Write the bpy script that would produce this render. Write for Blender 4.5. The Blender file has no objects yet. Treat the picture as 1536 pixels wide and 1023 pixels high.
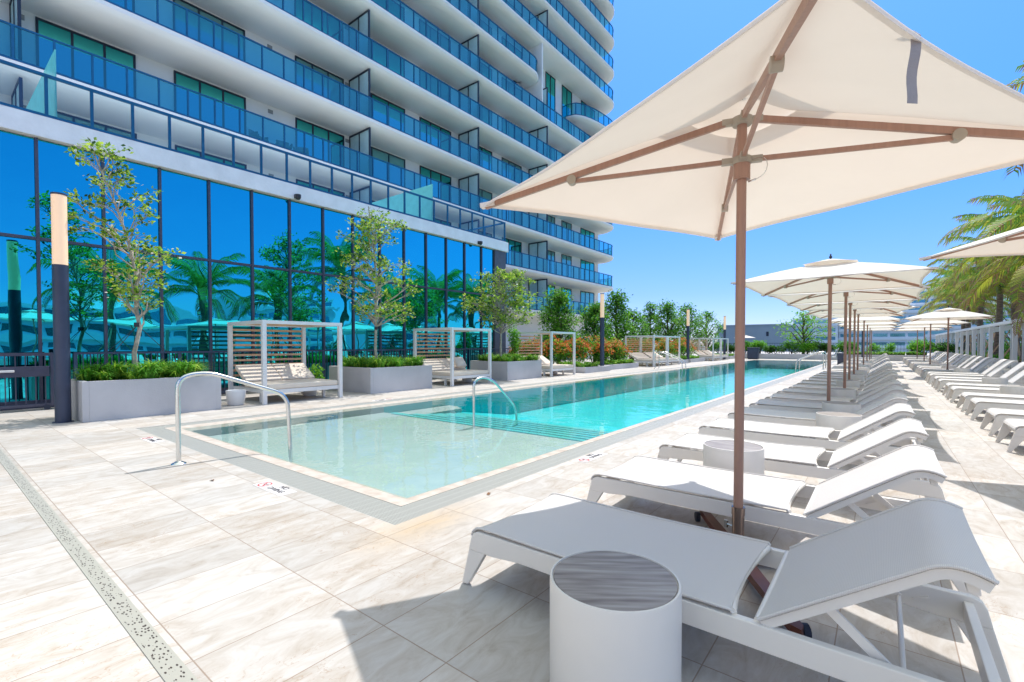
import bpy, bmesh, math, random
from mathutils import Vector, Matrix
R=math.radians; PI=math.pi
random.seed(7); RW=random.Random(3)
S=bpy.context.scene; COL=S.collection
ORD=['nearest','second','third','fourth','fifth','sixth','seventh','eighth','ninth','tenth','eleventh','twelfth','thirteenth','fourteenth','fifteenth','sixteenth','seventeenth','eighteenth','nineteenth','twentieth','twenty-first','twenty-second','twenty-third','twenty-fourth','twenty-fifth','twenty-sixth','twenty-seventh','twenty-eighth','twenty-ninth','thirtieth','thirty-first','thirty-second','thirty-third']

# ------------------------------------------------------------------ materials
def mat(name):
    m=bpy.data.materials.new(name); m.use_nodes=True
    return m,m.node_tree,m.node_tree.nodes,m.node_tree.links
def N(nt,t,**kw):
    n=nt.nodes.new(t)
    for k,v in kw.items():
        if k.startswith('i_'):
            n.inputs[k[2:].replace('_',' ')].default_value=v
        else: setattr(n,k,v)
    return n
def c4(c): return (c[0],c[1],c[2],1.0)
def pbr(name,col,rough=.5,metal=0.,var=.08,scale=6.,bump=0.,bscale=60.,spec=.5,stretch=(1,1,1),trans=0.,col2=None):
    m,nt,no,li=mat(name); b=no['Principled BSDF']
    b.inputs['Roughness'].default_value=rough; b.inputs['Metallic'].default_value=metal
    b.inputs['Specular IOR Level'].default_value=spec
    tc=N(nt,'ShaderNodeTexCoord'); mp=N(nt,'ShaderNodeMapping'); mp.inputs['Scale'].default_value=stretch
    li.new(tc.outputs['Object'],mp.inputs['Vector'])
    ns=N(nt,'ShaderNodeTexNoise'); ns.inputs['Scale'].default_value=scale; ns.inputs['Detail'].default_value=5
    li.new(mp.outputs[0],ns.inputs['Vector'])
    mx=N(nt,'ShaderNodeMix',data_type='RGBA')
    c2=col2 if col2 else tuple(max(0,x*(1-var*2.2)) for x in col)
    mx.inputs[6].default_value=c4(c2); mx.inputs[7].default_value=c4(tuple(min(1,x*(1+var*.5)) for x in col) if not col2 else col)
    mr=N(nt,'ShaderNodeMapRange'); mr.inputs[1].default_value=.3; mr.inputs[2].default_value=.7
    li.new(ns.outputs[0],mr.inputs[0]); li.new(mr.outputs[0],mx.inputs[0])
    li.new(mx.outputs[2],b.inputs['Base Color'])
    if bump>0:
        n2=N(nt,'ShaderNodeTexNoise'); n2.inputs['Scale'].default_value=bscale; n2.inputs['Detail'].default_value=3
        li.new(mp.outputs[0],n2.inputs['Vector'])
        bp=N(nt,'ShaderNodeBump'); bp.inputs['Strength'].default_value=bump; bp.inputs['Distance'].default_value=.01
        li.new(n2.outputs[0],bp.inputs['Height']); li.new(bp.outputs[0],b.inputs['Normal'])
    if trans>0:
        tr=N(nt,'ShaderNodeBsdfTranslucent'); li.new(mx.outputs[2],tr.inputs[0])
        ms=N(nt,'ShaderNodeMixShader'); ms.inputs[0].default_value=trans
        li.new(b.outputs[0],ms.inputs[1]); li.new(tr.outputs[0],ms.inputs[2])
        li.new(ms.outputs[0],no['Material Output'].inputs[0])
    return m
def glass(name,tint,refl,thru,fres=1.6,base=.08,rough=0.):
    """coated glazing: transparent tint mixed with a tinted mirror by fresnel"""
    m,nt,no,li=mat(name); no.remove(no['Principled BSDF'])
    t=N(nt,'ShaderNodeBsdfTransparent'); t.inputs[0].default_value=c4(tint)
    g=N(nt,'ShaderNodeBsdfGlossy'); g.inputs[0].default_value=c4(refl); g.inputs['Roughness'].default_value=rough
    f=N(nt,'ShaderNodeFresnel'); f.inputs[0].default_value=fres
    mr=N(nt,'ShaderNodeMapRange'); mr.inputs[3].default_value=base; mr.inputs[4].default_value=1.
    li.new(f.outputs[0],mr.inputs[0])
    ms=N(nt,'ShaderNodeMixShader'); li.new(mr.outputs[0],ms.inputs[0]); li.new(t.outputs[0],ms.inputs[1]); li.new(g.outputs[0],ms.inputs[2])
    li.new(ms.outputs[0],no['Material Output'].inputs[0])
    return m
def mirrorglass(name,refl,dark,k=.8,wob=.0,rough=.0):
    m,nt,no,li=mat(name); no.remove(no['Principled BSDF'])
    g=N(nt,'ShaderNodeBsdfGlossy'); g.inputs[0].default_value=c4(refl); g.inputs['Roughness'].default_value=rough
    d=N(nt,'ShaderNodeBsdfDiffuse'); d.inputs[0].default_value=c4(dark)
    ms=N(nt,'ShaderNodeMixShader'); ms.inputs[0].default_value=k
    li.new(d.outputs[0],ms.inputs[1]); li.new(g.outputs[0],ms.inputs[2])
    if wob>0:
        tc=N(nt,'ShaderNodeTexCoord'); n=N(nt,'ShaderNodeTexNoise'); n.inputs['Scale'].default_value=.6
        li.new(tc.outputs['Object'],n.inputs['Vector'])
        bp=N(nt,'ShaderNodeBump'); bp.inputs['Strength'].default_value=wob; bp.inputs['Distance'].default_value=.02
        li.new(n.outputs[0],bp.inputs['Height']); li.new(bp.outputs[0],g.inputs['Normal'])
    li.new(ms.outputs[0],no['Material Output'].inputs[0])
    return m
M={}
M['white_metal']=pbr('white_metal',(.78,.75,.71),.38,var=.03,scale=2,bump=.05,bscale=250)
M['frame_white']=pbr('frame_white',(.80,.80,.80),.35,var=.02,scale=2)
M['concrete_paint']=pbr('concrete_paint',(.54,.54,.56),.75,var=.08,scale=1.4,bump=.25,bscale=40)
M['wall_white']=pbr('wall_white',(.85,.85,.83),.8,var=.03,scale=.6)
M['slab_white']=pbr('slab_white',(.88,.88,.87),.8,var=.025,scale=.5,bump=.1,bscale=8)
M['band_white']=pbr('band_white',(.88,.89,.92),.85,var=.05,scale=3,bump=.9,bscale=22)
M['dark_metal']=pbr('dark_metal',(.045,.055,.09),.4,var=.08)
M['lamp_navy']=pbr('lamp_navy',(.045,.06,.11),.45,var=.12,scale=3,bump=.1)
M['rail_dark']=pbr('rail_dark',(.05,.08,.15),.35)
M['rail_blue']=pbr('rail_blue',(.012,.12,.27),.55,spec=.2)
M['rail_top']=pbr('rail_top',(.25,.27,.36),.25,metal=.6)
M['window_frame']=pbr('window_frame',(.015,.025,.05),.4)
M['mullion']=pbr('mullion',(.07,.075,.12),.4)
M['steel']=pbr('steel',(.72,.73,.72),.16,metal=1.,var=.03)
M['pole']=pbr('pole',(.40,.225,.165),.42,var=.06,scale=1.5,stretch=(40,40,1))
M['sleeve']=pbr('sleeve_bronze',(.30,.22,.18),.22,metal=.7)
M['pole_joint']=pbr('pole_joint',(.42,.36,.29),.5)
M['bronze']=pbr('bronze',(.16,.05,.035),.4)
M['rubber']=pbr('rubber',(.02,.03,.06),.6)
M['wood']=pbr('wood_slat',(.72,.46,.29),.55,var=.15,scale=4,stretch=(1,1,12),bump=.1)
M['cushion']=pbr('cushion',(.80,.71,.60),.9,var=.03,scale=4,bump=.15,bscale=300)
M['canvas0']=pbr('canvas0',(.76,.67,.59),.9,var=.02,scale=2,bump=.08,bscale=400,trans=.33)
def canvas_mat():
    m=pbr('canvas',(.88,.85,.82),.9,var=.02,scale=2,bump=.35,bscale=6,trans=.22)
    nt=m.node_tree; t=[n for n in nt.nodes if n.type=='BSDF_TRANSLUCENT'][0]
    for l in list(t.inputs[0].links): nt.links.remove(l)
    t.inputs[0].default_value=(.86,.70,.55,1); return m
M['canvas']=canvas_mat()
M['canvas_hem']=pbr('canvas_hem',(.60,.57,.54),.9,var=.02,trans=.2)
M['strap']=pbr('strap_grey',(.33,.31,.33),.8,bump=.3,bscale=200)
M['soil']=pbr('soil',(.08,.055,.04),.95,bump=.6)
M['bark_pale']=pbr('bark_pale',(.52,.45,.36),.85,var=.2,scale=12,bump=.5,bscale=40)
M['bark_dark']=pbr('bark_dark',(.12,.09,.06),.9,var=.2,bump=.5)
M['palm_bark']=pbr('palm_bark',(.26,.19,.15),.9,var=.3,scale=3,stretch=(1,1,7),bump=.8,bscale=10)
M['palm_shaft']=pbr('palm_shaft',(.17,.22,.045),.6,var=.3)
def leaf(n,a,b,tr=.48,rough=.6):
    return pbr(n,a,rough,col2=b,scale=1.7,trans=tr)
M['leafA']=leaf('leaf_mid',(.26,.46,.045),(.13,.30,.025))
M['leafB']=leaf('leaf_light',(.56,.72,.09),(.36,.54,.05))
M['leafC']=leaf('leaf_dark',(.06,.15,.025),(.03,.09,.015))
M['leafG']=leaf('leaf_green',(.15,.45,.03),(.07,.27,.02))
M['leafG2']=leaf('leaf_green_light',(.32,.62,.05),(.17,.45,.03))
M['leafP']=leaf('palm_green',(.22,.38,.045),(.09,.24,.025),.4)
M['leafY']=leaf('palm_yellow',(.50,.50,.06),(.30,.38,.04),.45)
M['leafO']=leaf('palm_brown',(.36,.22,.09),(.22,.13,.07),.3)
M['grassA']=leaf('blade_green',(.14,.42,.025),(.07,.26,.015),.4)
M['grassB']=leaf('blade_light',(.40,.60,.06),(.24,.46,.03),.4)
M['blossom']=pbr('blossom',(.88,.25,.04),.6,var=.3,trans=.3)
M['blossomW']=pbr('blossom_white',(.85,.82,.72),.6,var=.05,trans=.3)
M['stone_grey']=pbr('facade_grey',(.36,.42,.46),.85,var=.06,scale=.15)
M['hotel_white']=pbr('hotel_white',(.88,.89,.90),.85,var=.04,scale=.05)
M['hotel_glass']=mirrorglass('hotel_glass',(.25,.55,.65),(.02,.12,.2),.45,0,.1)
M['city']=pbr('city_ground',(.16,.20,.20),.95,var=.3,scale=.02)
M['tower_glass']=mirrorglass('tower_window_glass',(.08,.62,.58),(.0,.05,.06),.82,.1)
M['tower_glass_curtain']=mirrorglass('tower_window_curtained',(.10,.58,.58),(.28,.34,.34),.55,.1)
M['podium_glass']=mirrorglass('podium_glass',(.03,.60,.72),(.0,.05,.07),.93,.6)
M['rail_glass']=glass('balcony_glass',(.18,.62,.78),(.42,.95,.82),1,1.5,.20)
M['clear_glass']=glass('clear_glass',(.80,.90,.93),(.8,.9,1),1,1.45,.04)
M['frost']=pbr('frosted_glass',(.72,.88,.88),.3,var=.03,trans=.55)
M['frost_cyan']=pbr('cyan_frosted_glass',(.28,.68,.70),.2,var=.04,trans=.55)
M['vent']=pbr('vent_grey',(.30,.31,.31),.7)
M['plastic_black']=pbr('plastic_black',(.03,.03,.04),.4)
M['red']=pbr('sign_red',(.55,.05,.06),.6); M['ink']=pbr('sign_black',(.03,.03,.05),.6); M['tilew']=pbr('sign_tile',(.78,.76,.76),.4)
# lamp diffuser: a lamp that glows faintly warm
m,nt,no,li=mat('lamp_diffuser'); b=no['Principled BSDF']; b.inputs['Base Color'].default_value=(.78,.56,.40,1); b.inputs['Roughness'].default_value=.35
b.inputs['Emission Color'].default_value=(1,.66,.38,1); b.inputs['Emission Strength'].default_value=.22; M['lamp']=m

def stone_floor():
    m,nt,no,li=mat('travertine_tiles'); b=no['Principled BSDF']
    tc=N(nt,'ShaderNodeTexCoord'); sx=N(nt,'ShaderNodeSeparateXYZ'); li.new(tc.outputs['Object'],sx.inputs[0])
    def math_(op,a,bv=None,c=None):
        n=N(nt,'ShaderNodeMath',operation=op)
        for i,x in enumerate((a,bv,c)):
            if x is None: continue
            if isinstance(x,(int,float)): n.inputs[i].default_value=x
            else: li.new(x,n.inputs[i])
        return n.outputs[0]
    tx=math_('DIVIDE',math_('ADD',sx.outputs[0],1.77),.4065); ty=math_('DIVIDE',math_('SUBTRACT',sx.outputs[1],1.93),.624)
    def joint(t,w):
        d=math_('ABSOLUTE',math_('SUBTRACT',math_('FRACT',t),.5)); return math_('GREATER_THAN',d,.5-w)
    j=math_('MAXIMUM',joint(tx,.0065),joint(ty,.0045))
    cell=N(nt,'ShaderNodeCombineXYZ'); li.new(math_('FLOOR',tx),cell.inputs[0]); li.new(math_('FLOOR',ty),cell.inputs[1])
    wn=N(nt,'ShaderNodeTexWhiteNoise'); li.new(cell.outputs[0],wn.inputs['Vector'])
    # per-tile offset veins, running along Y
    off=N(nt,'ShaderNodeVectorMath',operation='SCALE'); li.new(wn.outputs['Color'],off.inputs[0]); off.inputs['Scale'].default_value=9.
    ad=N(nt,'ShaderNodeVectorMath',operation='ADD'); li.new(tc.outputs['Object'],ad.inputs[0]); li.new(off.outputs[0],ad.inputs[1])
    mp=N(nt,'ShaderNodeMapping'); mp.inputs['Scale'].default_value=(5.,2.0,1); mp.inputs['Rotation'].default_value=(0,0,.30); li.new(ad.outputs[0],mp.inputs[0])
    n1=N(nt,'ShaderNodeTexNoise'); n1.inputs['Scale'].default_value=1.7; n1.inputs['Detail'].default_value=12; n1.inputs['Roughness'].default_value=.68; n1.inputs['Distortion'].default_value=1.15; li.new(mp.outputs[0],n1.inputs[0])
    n2=N(nt,'ShaderNodeTexNoise'); n2.inputs['Scale'].default_value=2.3; n2.inputs['Detail'].default_value=6; n2.inputs['Distortion'].default_value=1.6; li.new(mp.outputs[0],n2.inputs[0])
    n3=N(nt,'ShaderNodeTexNoise'); n3.inputs['Scale'].default_value=.9; n3.inputs['Detail'].default_value=4; li.new(tc.outputs['Object'],n3.inputs[0])
    cr=N(nt,'ShaderNodeValToRGB'); e=cr.color_ramp.elements
    e[0].position=.30; e[0].color=(.39,.34,.29,1); e[1].position=.62; e[1].color=(.555,.535,.515,1)
    x=e.new(.43); x.color=(.475,.435,.395,1); x=e.new(.52); x.color=(.515,.485,.455,1)
    li.new(n1.outputs[0],cr.inputs[0])
    # thin crack-like veins
    vd=math_('ABSOLUTE',math_('SUBTRACT',n2.outputs[0],.5)); vein=math_('LESS_THAN',vd,.006)
    vm=math_('MULTIPLY',vein,math_('MULTIPLY',math_('GREATER_THAN',n3.outputs[0],.52),.5))
    mx=N(nt,'ShaderNodeMix',data_type='RGBA'); li.new(vm,mx.inputs[0]); li.new(cr.outputs[0],mx.inputs[6]); mx.inputs[7].default_value=(.36,.25,.17,1)
    # tile brightness + warm patches
    hs=N(nt,'ShaderNodeHueSaturation'); li.new(mx.outputs[2],hs.inputs['Color'])
    li.new(math_('ADD',math_('MULTIPLY',wn.outputs['Value'],.20),.86),hs.inputs['Value'])
    li.new(math_('ADD',math_('MULTIPLY',n3.outputs[0],1.9),.05),hs.inputs['Saturation'])
    # rust-coloured water stain near the pool corner
    dx=math_('SUBTRACT',sx.outputs[0],-2.55); dy=math_('SUBTRACT',sx.outputs[1],2.25)
    dd=math_('SQRT',math_('ADD',math_('MULTIPLY',math_('MULTIPLY',dx,dx),14.),math_('MULTIPLY',math_('MULTIPLY',dy,dy),2.2)))
    st=math_('MULTIPLY',math_('MAXIMUM',math_('SUBTRACT',math_('ADD',1.0,math_('MULTIPLY',math_('SUBTRACT',n1.outputs[0],.5),2.4)),dd),0.),.6)
    ms2=N(nt,'ShaderNodeMix',data_type='RGBA'); ms2.clamp_factor=True; li.new(st,ms2.inputs[0]); li.new(hs.outputs[0],ms2.inputs[6]); ms2.inputs[7].default_value=(.50,.36,.20,1)
    mj=N(nt,'ShaderNodeMix',data_type='RGBA'); li.new(math_('MULTIPLY',j,.85),mj.inputs[0]); li.new(ms2.outputs[2],mj.inputs[6]); mj.inputs[7].default_value=(.27,.20,.155,1)
    li.new(mj.outputs[2],b.inputs['Base Color']); b.inputs['Roughness'].default_value=.62
    bp=N(nt,'ShaderNodeBump'); bp.inputs['Strength'].default_value=.25; bp.inputs['Distance'].default_value=.006
    li.new(math_('SUBTRACT',n2.outputs[0],math_('MULTIPLY',j,1.)),bp.inputs['Height']); li.new(bp.outputs[0],b.inputs['Normal'])
    return m
M['floor']=stone_floor()
def coping_mat():
    m=pbr('coping_stone',(.62,.57,.52),.5,col2=(.47,.39,.33),scale=2.2,stretch=(4,4,1),bump=.1)
    return m
M['coping']=coping_mat()
def stripes(name,axis,pitch,duty,ca,cb,rough=.5):
    m,nt,no,li=mat(name); b=no['Principled BSDF']
    tc=N(nt,'ShaderNodeTexCoord'); sx=N(nt,'ShaderNodeSeparateXYZ'); li.new(tc.outputs['Object'],sx.inputs[0])
    d=N(nt,'ShaderNodeMath',operation='DIVIDE'); li.new(sx.outputs[axis],d.inputs[0]); d.inputs[1].default_value=pitch
    fr=N(nt,'ShaderNodeMath',operation='FRACT'); li.new(d.outputs[0],fr.inputs[0])
    g=N(nt,'ShaderNodeMath',operation='GREATER_THAN'); li.new(fr.outputs[0],g.inputs[0]); g.inputs[1].default_value=duty
    # cross bars every 0.6 m
    d2=N(nt,'ShaderNodeMath',operation='DIVIDE'); li.new(sx.outputs[1-axis],d2.inputs[0]); d2.inputs[1].default_value=.09
    f2=N(nt,'ShaderNodeMath',operation='FRACT'); li.new(d2.outputs[0],f2.inputs[0])
    g2=N(nt,'ShaderNodeMath',operation='LESS_THAN'); li.new(f2.outputs[0],g2.inputs[0]); g2.inputs[1].default_value=.93
    mu=N(nt,'ShaderNodeMath',operation='MULTIPLY'); li.new(g.outputs[0],mu.inputs[0]); li.new(g2.outputs[0],mu.inputs[1])
    mx=N(nt,'ShaderNodeMix',data_type='RGBA'); li.new(mu.outputs[0],mx.inputs[0]); mx.inputs[6].default_value=c4(ca); mx.inputs[7].default_value=c4(cb)
    li.new(mx.outputs[2],b.inputs['Base Color']); b.inputs['Roughness'].default_value=rough
    return m
M['grate']=stripes('grate_slats',1,.0165,.60,(.43,.44,.42),(.15,.15,.14))
def perforated():
    m,nt,no,li=mat('drain_perforated'); b=no['Principled BSDF']
    tc=N(nt,'ShaderNodeTexCoord'); mp=N(nt,'ShaderNodeMapping'); mp.inputs['Scale'].default_value=(42,88,1); mp.inputs['Rotation'].default_value=(0,0,.5); li.new(tc.outputs['Object'],mp.inputs[0])
    v=N(nt,'ShaderNodeTexVoronoi'); v.inputs['Scale'].default_value=1.; v.inputs['Randomness'].default_value=.75; li.new(mp.outputs[0],v.inputs['Vector'])
    l=N(nt,'ShaderNodeMath',operation='LESS_THAN'); li.new(v.outputs['Distance'],l.inputs[0]); l.inputs[1].default_value=.34
    sx=N(nt,'ShaderNodeSeparateXYZ'); li.new(tc.outputs['Object'],sx.inputs[0])
    a=N(nt,'ShaderNodeMath',operation='SUBTRACT'); li.new(sx.outputs[1],a.inputs[0]); a.inputs[1].default_value=.612
    ab=N(nt,'ShaderNodeMath',operation='ABSOLUTE'); li.new(a.outputs[0],ab.inputs[0])
    l2=N(nt,'ShaderNodeMath',operation='LESS_THAN'); li.new(ab.outputs[0],l2.inputs[0]); l2.inputs[1].default_value=.030
    mu=N(nt,'ShaderNodeMath',operation='MULTIPLY'); li.new(l.outputs[0],mu.inputs[0]); li.new(l2.outputs[0],mu.inputs[1])
    mx=N(nt,'ShaderNodeMix',data_type='RGBA'); li.new(mu.outputs[0],mx.inputs[0]); mx.inputs[6].default_value=(.40,.395,.35,1); mx.inputs[7].default_value=(.05,.035,.03,1)
    li.new(mx.outputs[2],b.inputs['Base Color']); b.inputs['Roughness'].default_value=.45
    return m
M['drain']=perforated()
M['shelf']=pbr('pool_finish_pale',(.44,.53,.53),.7,col2=(.39,.49,.49),scale=3,bump=.1,bscale=50)
M['deep']=pbr('pool_finish_aqua',(.0,.68,.77),.7,col2=(.0,.60,.68),scale=1.2,bump=.1,bscale=50)
M['step']=pbr('pool_finish_step',(.10,.58,.60),.7,var=.04)
M['nosing']=pbr('pool_step_tile',(.02,.22,.27),.5)
def water():
    m,nt,no,li=mat('pool_water'); no.remove(no['Principled BSDF'])
    tc=N(nt,'ShaderNodeTexCoord')
    n=N(nt,'ShaderNodeTexNoise'); n.inputs['Scale'].default_value=2.4; n.inputs['Detail'].default_value=3; n.inputs['Distortion'].default_value=.4; li.new(tc.outputs['Object'],n.inputs[0])
    bp=N(nt,'ShaderNodeBump'); bp.inputs['Strength'].default_value=.16; bp.inputs['Distance'].default_value=.04; li.new(n.outputs[0],bp.inputs['Height'])
    t=N(nt,'ShaderNodeBsdfTransparent'); t.inputs[0].default_value=(.90,.985,.985,1)
    g=N(nt,'ShaderNodeBsdfGlossy'); g.inputs['Roughness'].default_value=.0; li.new(bp.outputs[0],g.inputs['Normal'])
    f=N(nt,'ShaderNodeFresnel'); f.inputs[0].default_value=1.33; li.new(bp.outputs[0],f.inputs['Normal'])
    ms=N(nt,'ShaderNodeMixShader'); li.new(f.outputs[0],ms.inputs[0]); li.new(t.outputs[0],ms.inputs[1]); li.new(g.outputs[0],ms.inputs[2])
    li.new(ms.outputs[0],no['Material Output'].inputs[0]); return m
M['water']=water()
def tabletop():
    m=pbr('table_top_stone',(.40,.37,.35),.5,col2=(.17,.14,.13),scale=2.2,stretch=(1.6,16,1)); return m
M['tabletop']=tabletop()
def sling():
    m=pbr('white_sling',(.82,.80,.78),.6,var=.03,scale=3,trans=.12); nt=m.node_tree; no=nt.nodes; li=nt.links
    b=no['Principled BSDF']; tc=N(nt,'ShaderNodeTexCoord'); h=[]
    for ax in ('X','Y'):
        w=N(nt,'ShaderNodeTexWave'); w.bands_direction=ax; w.inputs['Scale'].default_value=70; w.inputs['Distortion'].default_value=.15; li.new(tc.outputs['Object'],w.inputs[0]); h.append(w)
    mu=N(nt,'ShaderNodeMath',operation='MULTIPLY'); li.new(h[0].outputs['Fac'],mu.inputs[0]); li.new(h[1].outputs['Fac'],mu.inputs[1])
    n=N(nt,'ShaderNodeTexNoise'); n.inputs['Scale'].default_value=3.; li.new(tc.outputs['Object'],n.inputs[0])
    a=N(nt,'ShaderNodeMath',operation='MULTIPLY_ADD'); li.new(n.outputs[0],a.inputs[0]); a.inputs[1].default_value=5.; li.new(mu.outputs[0],a.inputs[2])
    bp=N(nt,'ShaderNodeBump'); bp.inputs['Strength'].default_value=.35; bp.inputs['Distance'].default_value=.0015; li.new(a.outputs[0],bp.inputs['Height']); li.new(bp.outputs[0],b.inputs['Normal'])
    mx=N(nt,'ShaderNodeMix',data_type='RGBA'); li.new(mu.outputs[0],mx.inputs[0]); mx.inputs[6].default_value=(.68,.66,.65,1); mx.inputs[7].default_value=(.84,.82,.80,1); li.new(mx.outputs[2],b.inputs['Base Color'])
    return m
M['sling']=sling()

# ------------------------------------------------------------------ mesh building
class MB:
    def __init__(s): s.v=[]; s.f=[]; s.mi=[]; s.k=0
    def add(s,vs,fs,mi=None):
        o=len(s.v); s.v+=[tuple(v) for v in vs]; s.f+=[tuple(i+o for i in f) for f in fs]; s.mi+=[s.k if mi is None else mi]*len(fs); return s
    def box(s,x0,x1,y0,y1,z0,z1,b=0.):
        if b<=0:
            vs=[(x,y,z) for z in (z0,z1) for y in (y0,y1) for x in (x0,x1)]
            return s.add(vs,[(0,2,3,1),(4,5,7,6),(0,1,5,4),(2,6,7,3),(0,4,6,2),(1,3,7,5)])
        bm=bmesh.new(); bmesh.ops.create_cube(bm,size=1)
        bmesh.ops.scale(bm,vec=(x1-x0,y1-y0,z1-z0),verts=bm.verts); bmesh.ops.translate(bm,vec=((x0+x1)/2,(y0+y1)/2,(z0+z1)/2),verts=bm.verts)
        bmesh.ops.bevel(bm,geom=list(bm.edges),offset=b,segments=2,affect='EDGES',profile=.5)
        s.bm(bm); return s
    def bm(s,bm,M_=None):
        bm.verts.index_update()
        vs=[(M_@v.co if M_ else v.co)[:] for v in bm.verts]; fs=[[v.index for v in f.verts] for f in bm.faces]; bm.free(); return s.add(vs,fs)
    def prism(s,pts,axis,a,b,bev=0.):
        """2D polygon pts extruded along axis ('x': pts=(y,z); 'y': pts=(x,z); 'z': pts=(x,y))"""
        def P(p,t): return {'x':(t,p[0],p[1]),'y':(p[0],t,p[1]),'z':(p[0],p[1],t)}[axis]
        bm=bmesh.new(); A=[bm.verts.new(P(p,a)) for p in pts]; B=[bm.verts.new(P(p,b)) for p in pts]; n=len(pts)
        bm.faces.new(A); bm.faces.new(B[::-1])
        for i in range(n): bm.faces.new((A[i],B[i],B[(i+1)%n],A[(i+1)%n]))
        bmesh.ops.recalc_face_normals(bm,faces=bm.faces)
        if bev>0:
            eds=[e for e in bm.edges if e.calc_face_angle(0)>.6]
            bmesh.ops.bevel(bm,geom=eds,offset=bev,segments=2,affect='EDGES',profile=.5)
        s.bm(bm); return s
    def tube(s,pts,r,n=8,cap=True):
        pts=[Vector(p) for p in pts]; m=len(pts); rs=r if isinstance(r,(list,tuple)) else [r]*m
        T=[(pts[min(i+1,m-1)]-pts[max(i-1,0)]).normalized() for i in range(m)]
        up=Vector((0,0,1)) if abs(T[0].z)<.9 else Vector((1,0,0)); vs=[]
        u=T[0].cross(up).normalized()
        for i in range(m):
            u=(u-T[i]*u.dot(T[i])); u=u.normalized() if u.length>1e-6 else T[i].orthogonal().normalized(); w=T[i].cross(u)
            for k in range(n):
                a=2*PI*k/n; vs.append(pts[i]+(u*math.cos(a)+w*math.sin(a))*rs[i])
        fs=[(i*n+k,i*n+(k+1)%n,(i+1)*n+(k+1)%n,(i+1)*n+k) for i in range(m-1) for k in range(n)]
        if cap: fs+=[tuple(range(n))[::-1],tuple((m-1)*n+k for k in range(n))]
        return s.add(vs,fs)
    def bar(s,a,b,w,h,up=(0,0,1)):
        a=Vector(a); b=Vector(b); t=(b-a).normalized(); up=Vector(up)
        if abs(t.dot(up))>.98: up=Vector((1,0,0))
        x=t.cross(up).normalized(); y=x.cross(t)
        vs=[p+x*sx*w/2+y*sy*h/2 for p in (a,b) for sx,sy in ((-1,-1),(1,-1),(1,1),(-1,1))]
        return s.add(vs,[(3,2,1,0),(4,5,6,7),(0,1,5,4),(1,2,6,5),(2,3,7,6),(3,0,4,7)])
    def lathe(s,prof,n=32,c=(0,0,0),cap=True):
        vs=[(c[0]+r*math.cos(2*PI*k/n),c[1]+r*math.sin(2*PI*k/n),c[2]+z) for r,z in prof for k in range(n)]; m=len(prof)
        fs=[(i*n+k,i*n+(k+1)%n,(i+1)*n+(k+1)%n,(i+1)*n+k) for i in range(m-1) for k in range(n)]
        if cap: fs+=[tuple(range(n))[::-1],tuple((m-1)*n+k for k in range(n))]
        return s.add(vs,fs)
    def quad(s,a,b,c,d,mi=None): return s.add([a,b,c,d],[(0,1,2,3)],mi)
    def build(s,name,mats,parent=None,smooth=None,**tg):
        me=bpy.data.meshes.new(name); me.from_pydata(s.v,[],s.f)
        if not isinstance(mats,(list,tuple)): mats=[mats]
        for m_ in mats: me.materials.append(m_)
        if len(mats)>1: me.polygons.foreach_set('material_index',s.mi)
        if smooth is not None:
            me.polygons.foreach_set('use_smooth',[True]*len(s.f))
            if smooth>0: me.set_sharp_from_angle(angle=R(smooth))
        me.update(); o=bpy.data.objects.new(name,me); COL.objects.link(o)
        if parent: o.parent=parent
        tag(o,**tg); return o
def tag(o,label=None,cat=None,group=None,kind=None):
    if label: o['label']=label
    if cat: o['category']=cat
    if group: o['group']=group
    if kind: o['kind']=kind
def empty(name,loc=(0,0,0),rz=0.,**tg):
    o=bpy.data.objects.new(name,None); COL.objects.link(o); o.location=loc; o.rotation_euler=(0,0,rz); o.empty_display_size=.1; tag(o,**tg); return o
KIDS={}
def copy_tree(o,parent=None):
    c=o.copy(); COL.objects.link(c)
    if parent: c.parent=parent
    for ch in list(o.children): copy_tree(ch,c)
    return c
def fillet(pts,r,seg=5):
    """round the interior corners of a 3D polyline"""
    pts=[Vector(p) for p in pts]; out=[pts[0]]
    for i in range(1,len(pts)-1):
        a,b,c=pts[i-1],pts[i],pts[i+1]; d=min(r,(a-b).length*.49,(c-b).length*.49)
        p=b+(a-b).normalized()*d; q=b+(c-b).normalized()*d
        for k in range(seg+1):
            t=k/seg; out.append(p*(1-t)**2+b*2*t*(1-t)+q*t*t)
    out.append(pts[-1]); return out

# ------------------------------------------------------------------ setting: ground, deck, pool
X0,X1,Y0,Y1=-8.94,-2.70,2.09,44.6      # outer edge of the grate
gi=.28                                  # grate width
a0,a1,b0,b1=X0+gi,X1-gi,Y0+gi,Y1-gi     # coping outer edge
w0,w1,v0,v1=-8.45,-3.12,2.53,44.1       # water edge
d=MB()
def sheet(mb,x0,x1,y0,y1,z): mb.quad((x0,y0,z),(x1,y0,z),(x1,y1,z),(x0,y1,z))
sheet(d,-40,12,-14,Y0,0); sheet(d,-40,X0,Y0,Y1,0); sheet(d,X1,12,Y0,Y1,0); sheet(d,-40,12,Y1,95,0)
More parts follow.
